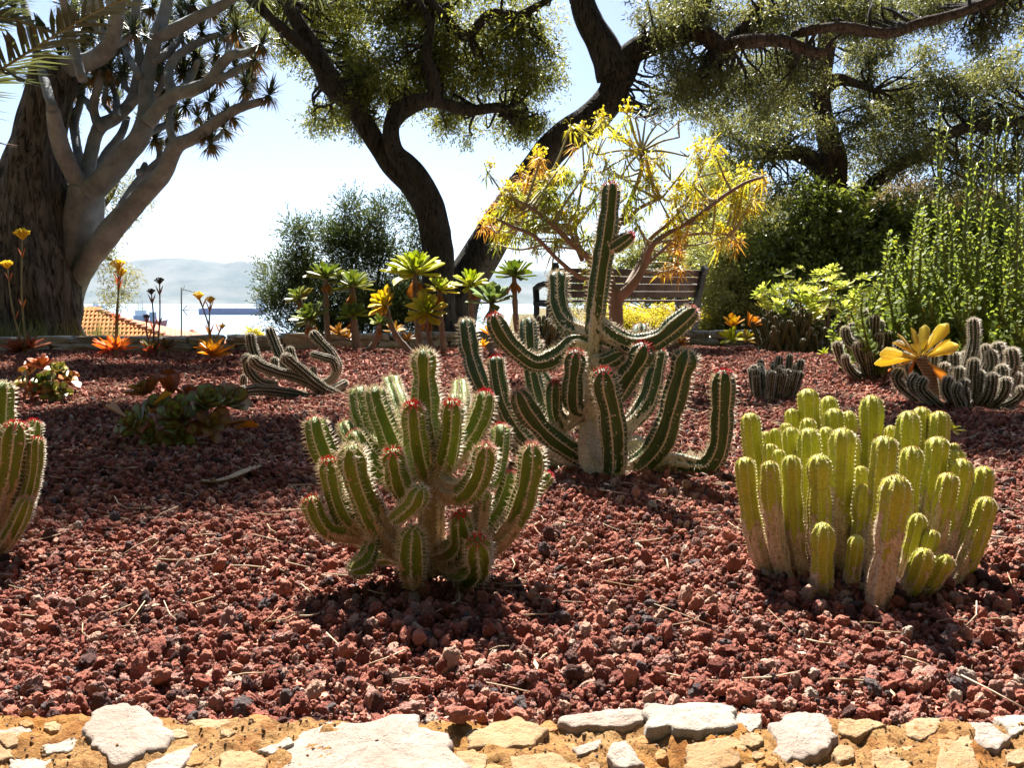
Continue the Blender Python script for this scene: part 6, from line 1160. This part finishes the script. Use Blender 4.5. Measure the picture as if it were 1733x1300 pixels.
grass_patch(-7.5, -4.6, 7.3, 9.4, 2600, .30, lambda x, y: y > np.interp(x, [-7.2, -3.6, -1.2], [7.0, 7.45, 8.0])); grass_patch(-4.6, -0.8, 7.4, 9.2, 900, .17, lambda x, y: y > np.interp(x, [-7.2, -3.6, -1.2], [7.0, 7.45, 8.0]))
g_ = mb.build('grass', M_GRASS, smooth=False, kind='stuff'); tag(g_, 'dry green grass growing behind the kerb round the grey trunk', 'grass')
M_STRAW = leaf_mat('dry_straw', (0.40, 0.28, 0.16), (0.58, 0.47, 0.34), (0.5, .4, .25), (.6, .55, .4), .2, .8, .2); mb = MB()
for k in range(1100):
    y = math.sqrt(R.uniform(.9 ** 2, 4.2 ** 2)); x = R.uniform(-.75, .75) * y; l = R.uniform(.012, .045); a = R.uniform(0, 3.14); z = gz(x, y) + R.uniform(.010, .018); d = np.array((math.cos(a), math.sin(a), R.uniform(-.25, .25))) * l; p = np.array((x, y, z)); cv_ = np.array((-d[1], d[0], .2 * l)) * R.uniform(-.3, .3)
    mb.tube([p - d, p + cv_, p + d], R.uniform(.0005, .0014), 4, tone=R.random())
for k in range(60):
    y = math.sqrt(R.uniform(.9 ** 2, 3.0 ** 2)); x = R.uniform(-.75, .75) * y; l = R.uniform(.006, .015); a = R.uniform(0, 6.28); p = np.array((x, y, gz(x, y) + .014)); d = np.array((math.cos(a), math.sin(a), R.uniform(-.2, .3))) * l; s = np.array((-d[1], d[0], R.uniform(-.5, .5) * l)) * .28
    mb.add([p - d, p + s, p + d, p - s], f4=[(0, 1, 2, 3)], tone=R.random())
st_ = mb.build('straw_litter', M_STRAW, kind='stuff'); tag(st_, 'pale dry straw and leaf bits scattered on the gravel', 'litter')
mb = MB(); pts = [on_ground(x, y, z) for x, y, z in [(341, 818, .016), (365, 819, .014), (392, 812, .018), (415, 802, .024), (443, 792, .016)]]; P, _ = curve(pts, 16); T, N, B = frames(P)
for sg in (0,):
    w_ = np.interp(np.arange(16), [0, 3, 8, 12, 15], [.006, .013, .015, .012, .004]); sd = unit(np.cross(T, (0, 0, 1))); V = np.concatenate([P - sd * w_[:, None] + (0, 0, .008), P, P + sd * w_[:, None] + (0, 0, .008)]); mb.add(V, f4=[(i + 16 * r_, i + 1 + 16 * r_, i + 17 + 16 * r_, i + 16 + 16 * r_) for r_ in (0, 1) for i in range(15)])
o = mb.build('dry_leaf', simple('dry_leaf_skin', (0.36, 0.26, 0.15), .85, bump=.4)); sm = o.modifiers.new('thick', 'SOLIDIFY'); sm.thickness = .002; tag(o, 'long curled dry leaf lying on gravel before the green succulent cluster', 'leaf')
me = stone_mesh('grey_pebble', 321, 3, .15); me.materials.clear(); o = obj('grey_pebble', me, simple('grey_stone', (0.20, 0.20, 0.19), .6, bump=.1)); p = on_ground(1553, 1042); o.location = (p.x, p.y, .006); o.scale = (.016, .012, .012); tag(o, 'smooth grey pebble at the foot of the yellow-green cactus clump', 'pebble')

# ------------------------------------------------------------------ the hazy air over the bay
mb = MB(); mb.box((0, 6000, 320), (17200, 12900, 770))
hz = mb.build('haze', None, smooth=False); tag(hz, kind='stuff')
t = NT('haze_air'); pv = t.n('VolumePrincipled'); pv.inputs['Color'].default_value = (0.60, 0.77, 1.0, 1); pv.inputs['Density'].default_value = 0.000026
pv.inputs['Anisotropy'].default_value = 0.25
t.l(pv.outputs[0], t.out.inputs['Volume']); hz.data.materials.append(t.m)
